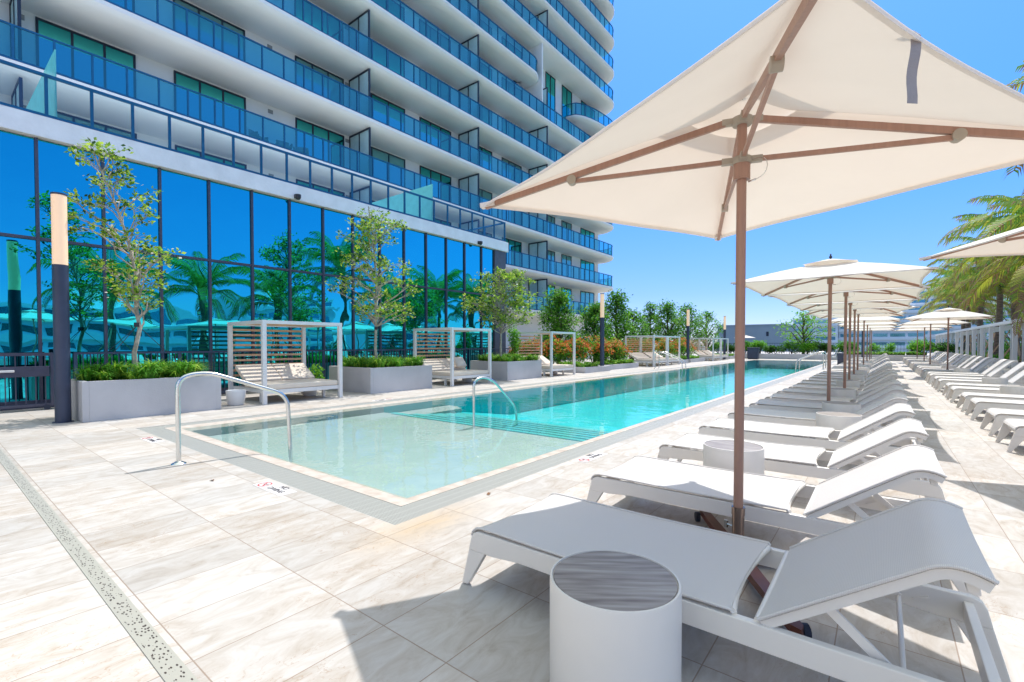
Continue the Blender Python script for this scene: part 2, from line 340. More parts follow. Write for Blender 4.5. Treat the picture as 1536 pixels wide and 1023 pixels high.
# thickness at the pool side
for q in (((X0,Y0),(X1,Y0)),((X1,Y0),(X1,Y1)),((X1,Y1),(X0,Y1)),((X0,Y1),(X0,Y0))):
    (xa,ya),(xb,yb)=q; d.quad((xa,ya,0),(xb,yb,0),(xb,yb,-.05),(xa,ya,-.05))
d.build('pool_deck',M['floor'],kind='structure',label='pale travertine tiled pool deck')
g=MB(); z=-.004
def ring(mb,o,i,zo,zi):
    (ox0,ox1,oy0,oy1),(ix0,ix1,iy0,iy1)=o,i
    mb.quad((ox0,oy0,zo),(ox1,oy0,zo),(ix1,iy0,zi),(ix0,iy0,zi)); mb.quad((ox1,oy0,zo),(ox1,oy1,zo),(ix1,iy1,zi),(ix1,iy0,zi))
    mb.quad((ox1,oy1,zo),(ox0,oy1,zo),(ix0,iy1,zi),(ix1,iy1,zi)); mb.quad((ox0,oy1,zo),(ox0,oy0,zo),(ix0,iy0,zi),(ix0,iy1,zi))
ring(g,(X0,X1,Y0,Y1),(a0,a1,b0,b1),z,z)
g.build('pool_grate',M['grate'],label='pale slatted overflow grate running round the pool rim',cat='drain grate')
c=MB(); e=.16
ring(c,(a0,a1,b0,b1),(w0,w1,v0,v1),-.001,-.012); ring(c,(w0,w1,v0,v1),(w0+.1,w1-.1,v0+.1,v1-.1),-.012,-.05)
c.build('pool_coping',M['coping'],kind='structure',label='beige stone rim sloping into the pool')
# pool basin
p0,p1,q0,q1=w0+.1,w1-.1,v0+.1,v1-.1; SH=-.17; ys=6.2
s=MB(); sheet(s,p0,p1,q0,ys,SH)
s.quad((p0,q0,-.05),(p1,q0,-.05),(p1,q0,SH),(p0,q0,SH)); s.quad((p0,q0,-.05),(p0,ys,-.05),(p0,ys,SH),(p0,q0,SH)); s.quad((p1,q0,-.05),(p1,ys,-.05),(p1,ys,SH),(p1,q0,SH))
s.build('pool_shelf',M['shelf'],kind='structure',label='pale shallow sunning shelf of the pool')
st=MB(); no_=MB(); zz=SH; y=ys; stw=.30
for k in range(6):
    zn=zz-.028; L=p0+.75
    st.quad((p0,y,zz),(p1,y,zz),(p1,y,zn),(p0,y,zn)); st.quad((p0,y,zn),(p1,y,zn),(p1,y+stw,zn),(p0,y+stw,zn))
    no_.box(p0+.3+.25*k,p1,y-.055,y+.004,zz-.02,zz+.003); zz=zn; y+=stw
zt=zz
st.quad((p0,ys,-.05),(p0,y,-.05),(p0,y,zt),(p0,ys,zt)); st.quad((p1,ys,-.05),(p1,y,-.05),(p1,y,zt),(p1,ys,zt))
st.build('pool_steps',M['step'],kind='structure',label='underwater steps down to the deep end'); no_.build('pool_step_edges',M['nosing'],kind='structure',label='dark tiled edges of the underwater steps')
# bench ledge along the left wall + deep basin
dp=MB(); ZD=-.72
dp.quad((p0,y,zt),(p1,y,zt),(p1,y+2.5,ZD),(p0,y+2.5,ZD)); sheet(dp,p0,p1,y+2.5,q1,ZD)
for x in (p0,p1): dp.quad((x,y,-.05),(x,q1,-.05),(x,q1,ZD),(x,y,ZD))
dp.quad((p0,q1,-.05),(p1,q1,-.05),(p1,q1,ZD),(p0,q1,ZD))
dp.build('pool_basin',M['deep'],kind='structure',label='deep turquoise basin of the pool')
bn=MB(); bn.prism([(p0-.05,-.6),(p0+.45,-.6),(p0+.45,-.25),(p0+.3,-.21),(p0-.05,-.21)],'y',ys+.01,ys+1.9); bn.build('pool_ledge',M['shelf'],kind='structure',label='pale underwater ledge beside the steps')
w=MB(); sheet(w,w0-.02,w1+.02,v0-.02,v1+.02,-.014); w.build('pool_water',M['water'],kind='structure',label='clear turquoise water of the pool')
gr=MB(); gr.quad((-3000,-1500,-14),(3000,-1500,-14),(3000,4000,-14),(-3000,4000,-14)); gr.build('city_ground',M['city'],kind='structure',label='low ground of the city beyond the deck')
# linear drain
dr=MB(); dr.box(-30,11,.572,.652,-.02,.004); t=dr.build('linear_drain',M['drain'],label='narrow perforated metal drain set across the deck',cat='drain')
# depth markers
def text_mesh(txt,size,ext=.0008):
    cu=bpy.data.curves.new('t','FONT'); cu.body=txt; cu.size=size; cu.extrude=ext; cu.align_x='CENTER'; cu.align_y='CENTER'
    o=bpy.data.objects.new('t',cu); COL.objects.link(o); dg=bpy.context.evaluated_depsgraph_get(); me=bpy.data.meshes.new_from_object(o.evaluated_get(dg))
    bpy.data.objects.remove(o); return me
def marker(x,y,rz,label):
    r_=empty('no_diving_tile',(x,y,0),rz,label=label,cat='floor marker',group='no diving tiles round the pool')
    b=MB(); b.box(-.26,.26,-.075,.075,-.01,.003,); b.build('tile',M['tilew'],r_)
    b=MB(); n=28
    for k in range(n):
        a,a2=2*PI*k/n,2*PI*(k+1)/n
        b.quad(*[(-.175+rr*math.cos(t_),rr*math.sin(t_),.0045) for rr,t_ in ((.062,a),(.062,a2),(.05,a2),(.05,a))])
    b.bar((-.215,.042,.0042),(-.135,-.042,.0042),.012,.001); b.build('prohibition_symbol',M['red'],r_)
    b=MB(); b.bar((-.20,.0,.0038),(-.15,.012,.0038),.012,.0008); b.bar((-.165,.03,.0038),(-.15,.012,.0038),.01,.0008); b.build('diver_symbol',M['ink'],r_)
    me=text_mesh('NO\nDIVING',.075); me.materials.append(M['ink']); o=bpy.data.objects.new('lettering',me); COL.objects.link(o); o.parent=r_; o.location=(.07,.018,.0045)
marker(-4.24,1.97,0,'small white no diving tile on the near pool rim between handrail and corner')
marker(-7.7,1.97,0,'small white no diving tile near the far left corner of the pool rim')
marker(-2.58,4.75,PI/2,'small white no diving tile by the second lounger on the pool rim')
marker(-9.07,6.7,-PI/2,'small white no diving tile in front of the first daybed')

# a few dry leaves blown onto the deck
for k,(x,y,w_) in enumerate(((-4.95,1.72,'beside the nearest handrail'),(-2.62,3.0,'on the grate by the foreground lounger'))):
    b=MB(); b.add([(0,-.018,.003),(.028,-.006,.012),(.055,.0,.005),(.028,.016,.014),(.0,.012,.004),(.03,.003,.004)],[(0,1,5,4),(1,2,5),(2,3,5),(3,4,5)])
    o=b.build('fallen_leaf',pbr('dry_leaf',(.26,.13,.06),.8) if k==0 else bpy.data.materials['dry_leaf'],label='small dry brown leaf lying '+w_,cat='leaf',group='dry leaves on the deck'); o.location=(x,y,.002); o.rotation_euler=(0,0,k*1.7)
# ------------------------------------------------------------------ tower
def plan(yend,r,xf=-20.8,y0=-9.):
    P=[(xf,y0),(xf,yend)]
    for k in range(1,13):
        a=PI/2*k/12; P.append((xf-r+r*math.cos(a),yend+r*math.sin(a)))
    P.append((xf-r-3.5,yend+r)); return P
def inset(P,d):
    """move the plan outline towards the inside (left of travel) by d"""
    out=[]
    for i,p in enumerate(P):
        a=Vector(P[max(i-1,0)]); b=Vector(P[min(i+1,len(P)-1)]); t=(b-a).normalized(); n=Vector((-t.y,t.x)); out.append((p[0]+n.x*d,p[1]+n.y*d))
    return out
SP=[(0.02,0.0),(0,-.02),(0,-.16),(.07,-.24),(.22,-.31),(.5,-.36),(1.0,-.385),(2.05,-.4)]
def slab(mb,P,zt):
    rings=[]
    for dd,dz in SP: rings.append([(x,y,zt+dz) for x,y in inset(P,dd)])
    n=len(P); vs=[v for r_ in rings for v in r_]; fs=[(i*n+j,i*n+j+1,(i+1)*n+j+1,(i+1)*n+j) for i in range(len(SP)-1) for j in range(n-1)]
    mb.add(vs,fs)
    # top
    xi=P[0][0]-2.4; top=[(x,y,zt) for x,y in inset(P,.02)]+[(xi,P[-1][1],zt),(xi,P[0][1],zt)]; mb.add(top,[tuple(range(len(top)))])
def resample(P,step):
    pts=[Vector(p) for p in P]; out=[pts[0].copy()]; acc=0
    for a,b in zip(pts,pts[1:]):
        L=(b-a).length; t=step-acc
        while t<=L: out.append(a+(b-a)*(t/L)); t+=step
        acc=(acc+L)%step
    out.append(pts[-1]); return out
T=empty('apartment_tower',(0,0,0),label='tall white apartment tower with curved balconies and blue glass railings',cat='building')
XW=-22.8
wl=MB(); wl.box(-36,XW,-9,43.2,-1,46); wl.build('wall',M['wall_white'],T)
tw=[(-3.6,-.2),(2.77,5.5),(6.75,9.5),(11.8,14.45),(15.0,18.55),(19.7,22.4),(23.35,26.6),(27.75,30.2),(33.9,35.1),(36.2,37.9),(39.6,42.3)]
dv=[2.2,14.8,23.15,31.2]
levels=[3.9+3*i for i in range(12)]
def window(y0,y1,z0,z1,par):
    f=MB(); t=.07
    x=XW+.012; n=3 if y1-y0>2.2 else 2
    for a,b,c_,d_ in [(y0,y1,z1-t,z1),(y0,y1,z0,z0+t)]+[(y0+(y1-y0-t)*k/n,y0+(y1-y0-t)*k/n+t,z0+t,z1-t) for k in range(n+1)]: f.box(XW+.001,XW+.05,a,b,c_,d_)
    fo=f.build('window',M['window_frame'],par)
    g=MB(); g.box(XW+.002,XW+.02,y0+t,y1-t,z0+t,z1-t); g.build('pane',M['tower_glass'] if RW.random()<.65 else M['tower_glass_curtain'],fo)
for li_,z in enumerate(levels):
    full=True; yend,r_=42.0,2.2
    if li_==0: yend,r_=40.,.5
    if li_==6: yend,r_=29.2,1.6
    P=plan(yend,r_)
    sm=MB(); slab(sm,P,z); sm.build('balcony_slab',M['slab_white'],T,smooth=35)
    def railing(P,z):
        Q=inset(P,.10); pts=resample(Q,.92); rl=MB()
        line=[(x,y,z+1.08) for x,y in Q]; 
        for a,b in zip(line,line[1:]): rl.bar(a,b,.06,.05)
        for a,b in zip(line,line[1:]): rl.bar((a[0],a[1],z+.06),(b[0],b[1],z+.06),.06,.06)
        for p in pts:
            if p.y<-6: continue
            rl.bar((p.x,p.y,z),(p.x,p.y,z+1.06),.055,.055)
        ro=rl.build('balcony_railing',M['rail_blue'],T)
        gl=MB(); gp=[(x,y) for x,y in Q]
        for a,b in zip(gp,gp[1:]): gl.quad((a[0],a[1],z+.1),(b[0],b[1],z+.1),(b[0],b[1],z+1.04),(a[0],a[1],z+1.04))
        gl.build('glass_panel',M['rail_glass'],ro)
    railing(P,z)
    for (ya,yb) in tw:
        if li_==6 and ya>31: continue
        if li_==5 and ya>33: continue
        if li_>8 and ya<8: continue
        window(ya,yb,z+.01,z+2.52,T)
    for yd in dv:
        if li_==6 and yd>30: continue
        f=MB(); zt=z+2.6
        for (xa,xb,za,zb) in ((-22.78,-20.95,zt-.09,zt),(-22.78,-22.70,z,zt-.09),(-21.03,-20.95,z,zt-.09),(-21.9,-21.83,z,zt-.09)): f.box(xa,xb,yd-.04,yd+.04,za,zb)
        fo=f.build('balcony_divider',M['window_frame'],T); g=MB(); g.box(-22.7,-21.03,yd-.015,yd+.015,z+.05,zt-.09); g.build('frosted_panel',M['frost'],fo)
# tall openings and small curved balcony between the sixth and eighth balconies
for ya,yb in ((33.6,35.1),(36.2,37.9),(39.6,42.3)): window(ya,yb,levels[5]+.02,levels[7]-.45,T)
P=[(-22.8,36.9),(-22.2,37.0)]
for k in range(0,13):
    t=k/12; P.append((-22.2+1.4*math.sin(t*PI/2),37.0+5*(1-math.cos(t*PI/2))) )
for k in range(1,10):
    a=PI/2*k/9; P.append((-23+2.2*math.cos(a),42.+2.2*math.sin(a)))
P.append((-26,44.2)); sm=MB(); slab(sm,P,levels[6]); sm.build('balcony_slab',M['slab_white'],T,smooth=35); railing(P,levels[6])
pw=MB(); pw.box(-22.85,-20.95,30.4,30.55,levels[5]+.01,levels[7]-.38); pw.build('party_wall',M['slab_white'],T)
# wall vents, seen under the soffits
vt=[(z,y) for z in levels[1:6] for y in (10.6,14.65,2.4)]
for z,y in vt:
    v=MB(); v.box(XW,XW+.03,y-.11,y+.11,z+2.25,z+2.42); v.build('air_vent',M['vent'],T)
for y,z in ((20.,3.0),(27.4,3.1),(30,3.15)):
    v=MB(); v.box(XW,XW+.04,y-.2,y+.2,z-.15,z+.15); v.build('air_vent',M['vent'],T)
dr_=MB(); dr_.box(XW,XW+.05,33,34.2,0,2.2); dr_.build('door',M['window_frame'],T)

# ------------------------------------------------------------------ podium
P_=empty('podium_building',(0,0,0),label='low glass fronted podium with blue mirror panes and a roof terrace',cat='building')
XG=-13.4; YE=16.5
b=MB(); b.box(-22.7,XG-.12,-14,YE-.15,0,5.4); b.build('wall',pbr('podium_core',(.05,.07,.09),.6),P_)
b=MB(); b.box(-22.72,XG+.16,-14,YE+.1,5.42,5.84,.015); b.build('fascia_band',M['band_white'],P_)
b=MB(); b.box(-22.7,XG+.10,-14,YE,5.845,5.865); b.build('terrace_floor',M['slab_white'],P_)
b=MB(); b.box(XG-.3,XG+.08,YE-.75,YE,0,5.415); b.build('corner_pier',pbr('pier_grey',(.10,.11,.15),.6),P_)
mul=[1.60+1.026*k for k in range(-13,15)]
mul=[y for y in mul if y<YE-.6]
for y in mul:
    b=MB(); b.box(XG-.02,XG+.06,y-.025,y+.025,0,5.415); b.build('mullion',M['mullion'],P_)
for za,zb in ((0.16,3.37),(3.44,5.40)):
    for y0_,y1_ in zip(mul,mul[1:]+[YE-.75]):
        b=MB(); j=random.uniform(-.0012,.0012); b.add([(XG+j,y0_+.03,za),(XG-j,y1_-.03,za),(XG-j+random.uniform(-.002,.002),y1_-.03,zb),(XG+j,y0_+.03,zb),(XG-.03,y0_+.03,za),(XG-.03,y1_-.03,za),(XG-.03,y1_-.03,zb),(XG-.03,y0_+.03,zb)],[(0,1,2,3),(7,6,5,4),(0,4,5,1),(3,2,6,7)]); b.build('glass_pane',M['podium_glass'],P_)
b=MB(); b.box(XG-.02,XG+.05,mul[0],YE-.75,3.375,3.435); b.build('transom',M['mullion'],P_)
b=MB(); b.box(XG-.05,XG+.05,mul[0],YE-.75,0,.16); b.build('plinth',M['mullion'],P_)
# terrace railing
XR=XG+.08; zt=5.865
b=MB(); b.box(XR-.03,XR+.03,-13,YE-.05,zt+.80,zt+.86,.006); b.box(XR-.03,XR+.03,-13,YE-.05,zt,zt+.05)
b.box(-20.7,XR,YE-.11,YE-.05,zt+.8,zt+.86); b.box(-20.7,XR,YE-.11,YE-.05,zt,zt+.05)
y=1.753-.697*19
while y<YE-.2: b.box(XR-.026,XR+.026,y-.026,y+.026,zt+.05,zt+.8); y+=.697
b.box(XR-.03,XR+.03,YE-.11,YE-.05,zt+.05,zt+.8)
for x in (-14.5,-15.7,-16.9,-18.1,-19.3): b.box(x-.03,x+.03,YE-.11,YE-.05,zt+.05,zt+.8)
rt=b.build('terrace_railing',M['rail_blue'],P_)
b=MB(); b.quad((XR,-13,zt+.05),(XR,YE-.1,zt+.05),(XR,YE-.1,zt+.8),(XR,-13,zt+.8)); b.quad((-20.7,YE-.08,zt+.05),(XR,YE-.08,zt+.05),(XR,YE-.08,zt+.8),(-20.7,YE-.08,zt+.8)); b.build('glass_panel',M['clear_glass'],rt)
for yy in (1.916,12.25):
    b=MB(); b.box(-20.6,XR-.12,yy-.01,yy+.01,zt+.02,7.34); b.build('privacy_screen',M['frost_cyan'],P_)
# unseen white wing added behind the viewpoint to bounce warm fill light
Wg=empty('added_fill_wing',(0,-11,0),label='unseen white wing added behind the viewpoint to reflect light onto the deck',cat='building')
b=MB(); b.box(-13,14,-8,0,0,10); b.build('wall',M['slab_white'],Wg)
for zz_ in (.3,3.6,6.9):
    for k in range(6):
        b=MB(); b.box(-11.5+4.2*k,-10.1+4.2*k,.0,.03,zz_,zz_+2.2); b.build('window',M['tower_glass'],Wg)
# security cameras
for (yy,) in ((6.85,),(14.6,)):
    c_=empty('security_camera',(XG+.16,yy,5.5),label='small black security camera under the white band %s'%('at mid facade' if yy<10 else 'near its far end'),cat='security camera',group='cameras on the podium')
    b=MB(); b.box(0,.05,-.06,.06,-.06,.06,.01); b.build('bracket',M['plastic_black'],c_)
    b=MB(); b.lathe([(.0,-.09),(.05,-.075),(.075,-.03),(.08,0),(.08,.06),(0.,.06)],16,(.12,0,-.02),cap=False); b.build('dome',M['plastic_black'],c_,smooth=40)
# balcony furniture seen through the second balcony's glass
def balcony_chair(x,y,z,rz,label):
    c_=empty('balcony_chair',(x,y,z),rz,label=label,cat='chair',group='grey chairs on the balcony'); mt=M['vent']
    b=MB(); b.box(-.28,.28,-.28,.28,.34,.44,.04); b.build('seat',mt,c_)
    b=MB(); pts=[(-.28+.04*math.cos(t)-.02,.28*math.sin(t)) for t in (0,)]; b.box(-.32,-.24,-.28,.28,.44,.80,.035); b.box(-.24,.2,-.32,-.26,.44,.62,.025); b.box(-.24,.2,.26,.32,.44,.62,.025); b.build('backrest',mt,c_)
    for sx in (-.22,.22):
        for sy in (-.22,.22): b=MB(); b.tube([(sx,sy,.35),(sx*1.2,sy*1.2,0)],.015,6); b.build('leg',M['window_frame'],c_)
for k,(yy,rz) in enumerate(((9.6,.4),(10.7,-.2),(11.5,-.6))): balcony_chair(-21.7,yy,9.9,rz,['left','middle','right'][k]+' grey armchair of the three on the lowest visible balcony')
for k,(yy,xx) in enumerate(((8.2,-20.2),(9.1,-20.4),(9.9,-20.2))):
    pass
# picket fence + gate before the glazing
def fence(name,xa,ya,xb,yb,h,label,z0=0.,mt='rail_dark',pitch=.115,post=1.8):
    F=empty(name,(xa,ya,z0),label=label,cat='fence'); L=Vector((xb-xa,yb-ya)); n=L.length; u=L/n
    def Pp(t,z): return (u.x*t,u.y*t,z)
    b=MB(); b.bar(Pp(0,h-.02),Pp(n,h-.02),.045,.04); b.bar(Pp(0,.10),Pp(n,.10),.035,.035); b.build('rail',M[mt],F)
    b=MB(); t=pitch
    while t<n: b.bar(Pp(t,.11),Pp(t,h-.03),.018,.018); t+=pitch
    b.build('pickets',M[mt],F)
    t=0
    while t<=n+.01:
        b=MB(); b.bar(Pp(min(t,n),0),Pp(min(t,n),h),.055,.055); b.build('post',M[mt],F); t+=post
fence('picket_fence',-12.9,2.05,-12.9,16.3,1.12,'long black picket fence before the mirror glass wall')
fence('picket_fence',-12.9,-12,-12.9,-.3,1.12,'black picket fence left of the gate')
G=empty('metal_gate',(-12.9,0,0),label='dark metal gate with a wide lock plate and white push bar',cat='gate')
b=MB(); b.bar((0,-.3,1.09),(0,1.72,1.09),.05,.06); b.bar((0,-.3,.1),(0,1.72,.1),.05,.05); b.bar((0,1.70,.08),(0,1.70,1.1),.05,.06); b.bar((0,-.27,.08),(0,-.27,1.1),.05,.06)
b.build('gate_frame',M['mullion'],G); b=MB()
y=-.15
while y<1.66: b.bar((0,y,.12),(0,y,1.07),.018,.018); y+=.135
b.build('pickets',M['mullion'],G)
b=MB(); b.box(.012,.045,-.24,1.66,.66,.86,.004); b.build('lock_plate',M['mullion'],G)
b=MB(); b.box(.06,.10,-.1,1.18,.755,.795,.008); b.box(.04,.07,.1,.16,.76,.79); b.box(.04,.07,.95,1.0,.76,.79); b.build('push_bar',M['frame_white'],G)
b=MB(); b.bar((-.03,1.83,0),(-.03,1.83,1.18),.09,.09); b.build('gate_post',M['lamp_navy'],G)
b=MB(); b.lathe([(0,-.02),(.05,-.02),(.05,.02),(0,.02)],12,(0,0,0),False); o=b.build('wheel',M['rubber'],G); o.rotation_euler=(0,PI/2,0); o.location=(.03,1.62,.05)

# ------------------------------------------------------------------ foliage helpers
def rnd_dir():
    z=random.uniform(-1,1); a=random.uniform(0,2*PI); r_=math.sqrt(1-z*z); return Vector((r_*math.cos(a),r_*math.sin(a),z))
def leaf_quad(mb,p,size,mi,up=.5,wid=.5):
    d_=rnd_dir(); d_.z=d_.z*.6+up*.3; d_.normalize(); n=rnd_dir(); n.z=abs(n.z)+up; s_=d_.cross(n)
    if s_.length<1e-3: return
    s_.normalize(); l=size*random.uniform(.7,1.25); w_=l*wid*.5
    a=p; b_=p+d_*l*.5+s_*w_; c_=p+d_*l; e_=p+d_*l*.5-s_*w_
    mb.add([a,b_,c_,e_],[(0,1,2,3)],mi)
def cloud(mb,c,r,n,size,mis,shell=.55,wid=.5,up=.5):
    c=Vector(c); rx,ry,rz=r if isinstance(r,(tuple,list)) else (r,r,r)
    for _ in range(n):
        d_=rnd_dir(); k=shell+(1-shell)*random.random()
        k*=random.uniform(.75,1.1)
        leaf_quad(mb,c+Vector((d_.x*rx*k,d_.y*ry*k,d_.z*rz*k)),size,random.choice(mis),up,wid)
def open_tree(name,base,path,clusters,label,group,leafs=46,size=.062,rad=.14,lm=(0,0,1,1,2)):
    """tree with a crooked pale leader, spreading limbs and loose tufts of leaves"""
    r_=empty(name,base,label=label,cat='tree',group=group); B=Vector(base); path=[Vector(p) for p in path]
    t=MB(); n=len(path); t.tube(path,[.042*(1-.72*i/(n-1)) for i in range(n)],8)
    def on(z):
        for a,b_ in zip(path,path[1:]):
            if a.z<=z<=b_.z: return a+(b_-a)*((z-a.z)/(b_.z-a.z)),.05*(1-.6*z/path[-1].z)
        return (path[-1].copy(),.015)
    cr=MB()
    for c_ in clusters:
        c_=Vector(c_); h=math.hypot(c_.x-path[-1].x*.5,c_.y-path[-1].y*.5)
        za=max(path[2].z*.96,c_.z-.30-.42*h*random.uniform(.6,1.1)); a,ra=on(za)
        mid=(a+c_)/2+Vector((random.uniform(-.10,.10),random.uniform(-.10,.10),random.uniform(-.02,.12)))
        q=a+(mid-a)*.5+Vector((random.uniform(-.05,.05),random.uniform(-.05,.05),.0))
        t.tube([a,q,mid,mid+(c_-mid)*.55+Vector((0,0,random.uniform(-.04,.06))),c_],[ra*.42,ra*.36,.011,.008,.005],5)
        for _ in range(4):
            e_=c_+Vector((random.uniform(-1,1),random.uniform(-1,1),random.uniform(-.45,.5)))*rad*1.15
            t.tube([mid+(c_-mid)*random.uniform(.3,.9),e_],[.006,.003],3)
            cloud(cr,e_,(rad*.75,rad*.75,rad*.45),leafs//4,size,lm,.2,.55)
        for _ in range(2):
            cr.k=3; p=c_+rnd_dir()*rad; leaf_quad(cr,p,size*.8,3,.9,.8)
    t.build('trunk',M['bark_pale'],r_,smooth=60)
    cr.build('crown',[M['leafB'],M['leafA'],M['leafC'],M['blossomW']],r_)
    return r_
def grass_bed(name,x0,x1,y0,y1,z,h,n,label,cat='grass',group=None,mats=('grassA','grassB'),w=.012):
    b=MB(); ncl=max(4,int((x1-x0)*(y1-y0)*16)); cl=[(random.uniform(x0,x1),random.uniform(y0,y1),random.uniform(.6,1.25),random.random()) for _ in range(ncl)]
    for i_ in range(n):
        cx_,cy_,hs_,lt=cl[i_%ncl]; x=min(x1,max(x0,random.gauss(cx_,.05))); y=min(y1,max(y0,random.gauss(cy_,.05)))
        for k in range(7):
            a=random.uniform(0,2*PI); l=h*hs_*random.uniform(.6,1.25); dx,dy=math.cos(a),math.sin(a); o=random.uniform(.25,1.0)*l
            p=Vector((x,y,z)); m_=p+Vector((dx*o*.4,dy*o*.4,l*.72)); e_=p+Vector((dx*o*1.15,dy*o*1.15,l*random.uniform(.45,.95)))
            s_=Vector((-dy,dx,0))*w; mi=0 if random.random()<.35+.5*lt else 1
            b.add([p-s_*.6,p+s_*.6,m_+s_,m_-s_],[(0,1,2,3)],mi); b.add([m_-s_,m_+s_,e_],[(0,1,2)],mi)
    return b.build(name,[M[mats[0]],M[mats[1]]],label=label,cat=cat,group=group,kind='stuff')
def planter_box(x0,x1,y0,y1,h,label,group,t=.09):
    r_=empty('planter',((x0+x1)/2,(y0+y1)/2,0),label=label,cat='planter',group=group); cx,cy=(x0+x1)/2,(y0+y1)/2
    b=MB(); b.box(x0-cx,x1-cx,y0-cy,y0-cy+t,0,h,.006); b.box(x0-cx,x1-cx,y1-cy-t,y1-cy,0,h,.006)
    b.box(x0-cx,x0-cx+t,y0-cy+t,y1-cy-t,0,h); b.box(x1-cx-t,x1-cx-.0005,y0-cy+t,y1-cy-t,0,h-.001); b.build('box',M['concrete_paint'],r_)
    b=MB(); b.box(x0-cx+t,x1-cx-t,y0-cy+t,y1-cy-t,.02,h-.05); b.build('soil',M['soil'],r_)

PG='grey concrete planters along the glass wall'
pls=[(-11.35,-10.26,1.70,3.76,'first grey concrete planter beside the nearest lamp post'),(-12.35,-10.38,7.3,9.42,'grey concrete planter between the first and second daybeds'),(-12.2,-10.4,12.98,15.1,'grey concrete planter between the second and third daybeds')]
for i,(x0,x1,y0,y1,lb) in enumerate(pls):
    planter_box(x0,x1,y0,y1,.67,lb,PG)
    grass_bed('grass_clump',x0+.1,x1-.1,y0+.1,y1-.1,.58,.33,640,'bright green strappy grass filling %s'%('the nearest planter','the second planter','the third planter')[i],group='grasses in the tall planters')
def crown1():
    out=[]
    while len(out)<50:
        # layers measured against the photograph: wide at mid height, leaning to the left at the top
        k=random.random(); z=1.45+2.75*k
        cy=-.05-.75*max(0,k-.35); hw=(.95-.42*abs(k-.45)*2)*(.95 if k<.85 else .6)
        a=random.uniform(0,2*PI); q=random.uniform(.35,1)
        out.append((hw*q*math.cos(a)*.8,cy+hw*q*math.sin(a),z-.15*q*q))
    return out
TG='young trees staked in the tall planters'
def guy(root,top,ends):
    b=MB()
    for e_ in ends: b.tube([top,e_],.006,4)
    b.tube([(top[0],top[1],top[2]-.03),(top[0],top[1],top[2]+.05)],.055,8); b.build('guy_wire',M['plastic_black'],root)
tr=open_tree('planter_tree',(-11,2.6,.62),[(0,0,0),(-.02,-.03,.5),(.02,.05,.95),(0,0,1.4),(0,.02,1.9),(0,-.1,2.6),(0,-.3,3.3),(0,-.6,4.15)],crown1(),'crooked pale barked young tree in the nearest planter',TG,leafs=50,size=.088,rad=.18)
guy(tr,(0,.02,1.02),[(-.9,-.7,0),(-.2,1.0,0),(.25,-.75,0)])
def crown2(n,h0,h1,hw):
    out=[]
    for _ in range(n):
        k=random.random()**.9; z=h0+(h1-h0)*k; w_=hw*(1.05-.52*k) if k>.25 else hw*(.55+k*1.4); a=random.uniform(0,2*PI); q=random.uniform(.2,1)
        out.append((w_*q*math.cos(a),w_*q*math.sin(a)+.02,z-.2*q))
    return out
tr=open_tree('planter_tree',(-11,7.95,.62),[(0,0,0),(-.02,-.04,.6),(0,-.02,1.2),(.02,-.05,1.6),(0,0,2.2),(0,-.05,2.9),(0,-.1,3.6),(0,-.25,4.4)],crown2(72,1.4,4.3,1.4),'taller leafy young tree in the planter between the first and second daybeds',TG,leafs=54,size=.092,rad=.22)
guy(tr,(0,-.02,1.1),[(-1,-.4,0),(.4,.9,0)])
tr=open_tree('planter_tree',(-11,13.35,.62),[(0,0,0),(.03,-.05,.5),(0,0,1.1),(0,.03,1.5),(0,0,2.0),(0,-.05,2.6),(0,-.1,3.2),(0,-.2,3.5)],crown2(80,1.5,3.45,1.55),'spreading olive green tree in the planter between the second and third daybeds',TG,leafs=60,size=.105,rad=.26)
# lamp posts
def lamp(x,y,label,ht=3.74):
    r_=empty('lamp_post',(x,y,0),label=label,cat='lamp post',group='cylindrical lamp posts by the pool')
    b=MB(); b.lathe([(.135,0),(.135,.012),(.102,.012),(.102,2.58),(0,2.58)],32,cap=False); b.build('post',M['lamp_navy'],r_,smooth=35)
    b=MB(); b.lathe([(.097,2.58),(.097,ht-.03)],32); b.build('diffuser',M['lamp'],r_,smooth=35)
    b=MB(); b.lathe([(.0,ht-.03),(.103,ht-.03),(.103,ht),(0,ht)],32,cap=False); b.build('cap',M['lamp_navy'],r_,smooth=35)
for k,(x,y) in enumerate(((-10.6,1.52),(-10.65,20.6),(-10.72,33.6),(-10.78,43.6))): lamp(x,y,['nearest tall navy lamp post with warm glowing top beside the first planter','navy lamp post rising from the low planter past the third daybed','navy lamp post between the two pairs of far daybeds','farthest navy lamp post before the grey block building'][k])
o_=lamp(-1.2,46.4,'dark lamp post behind the far end of the lounger row',3.0)

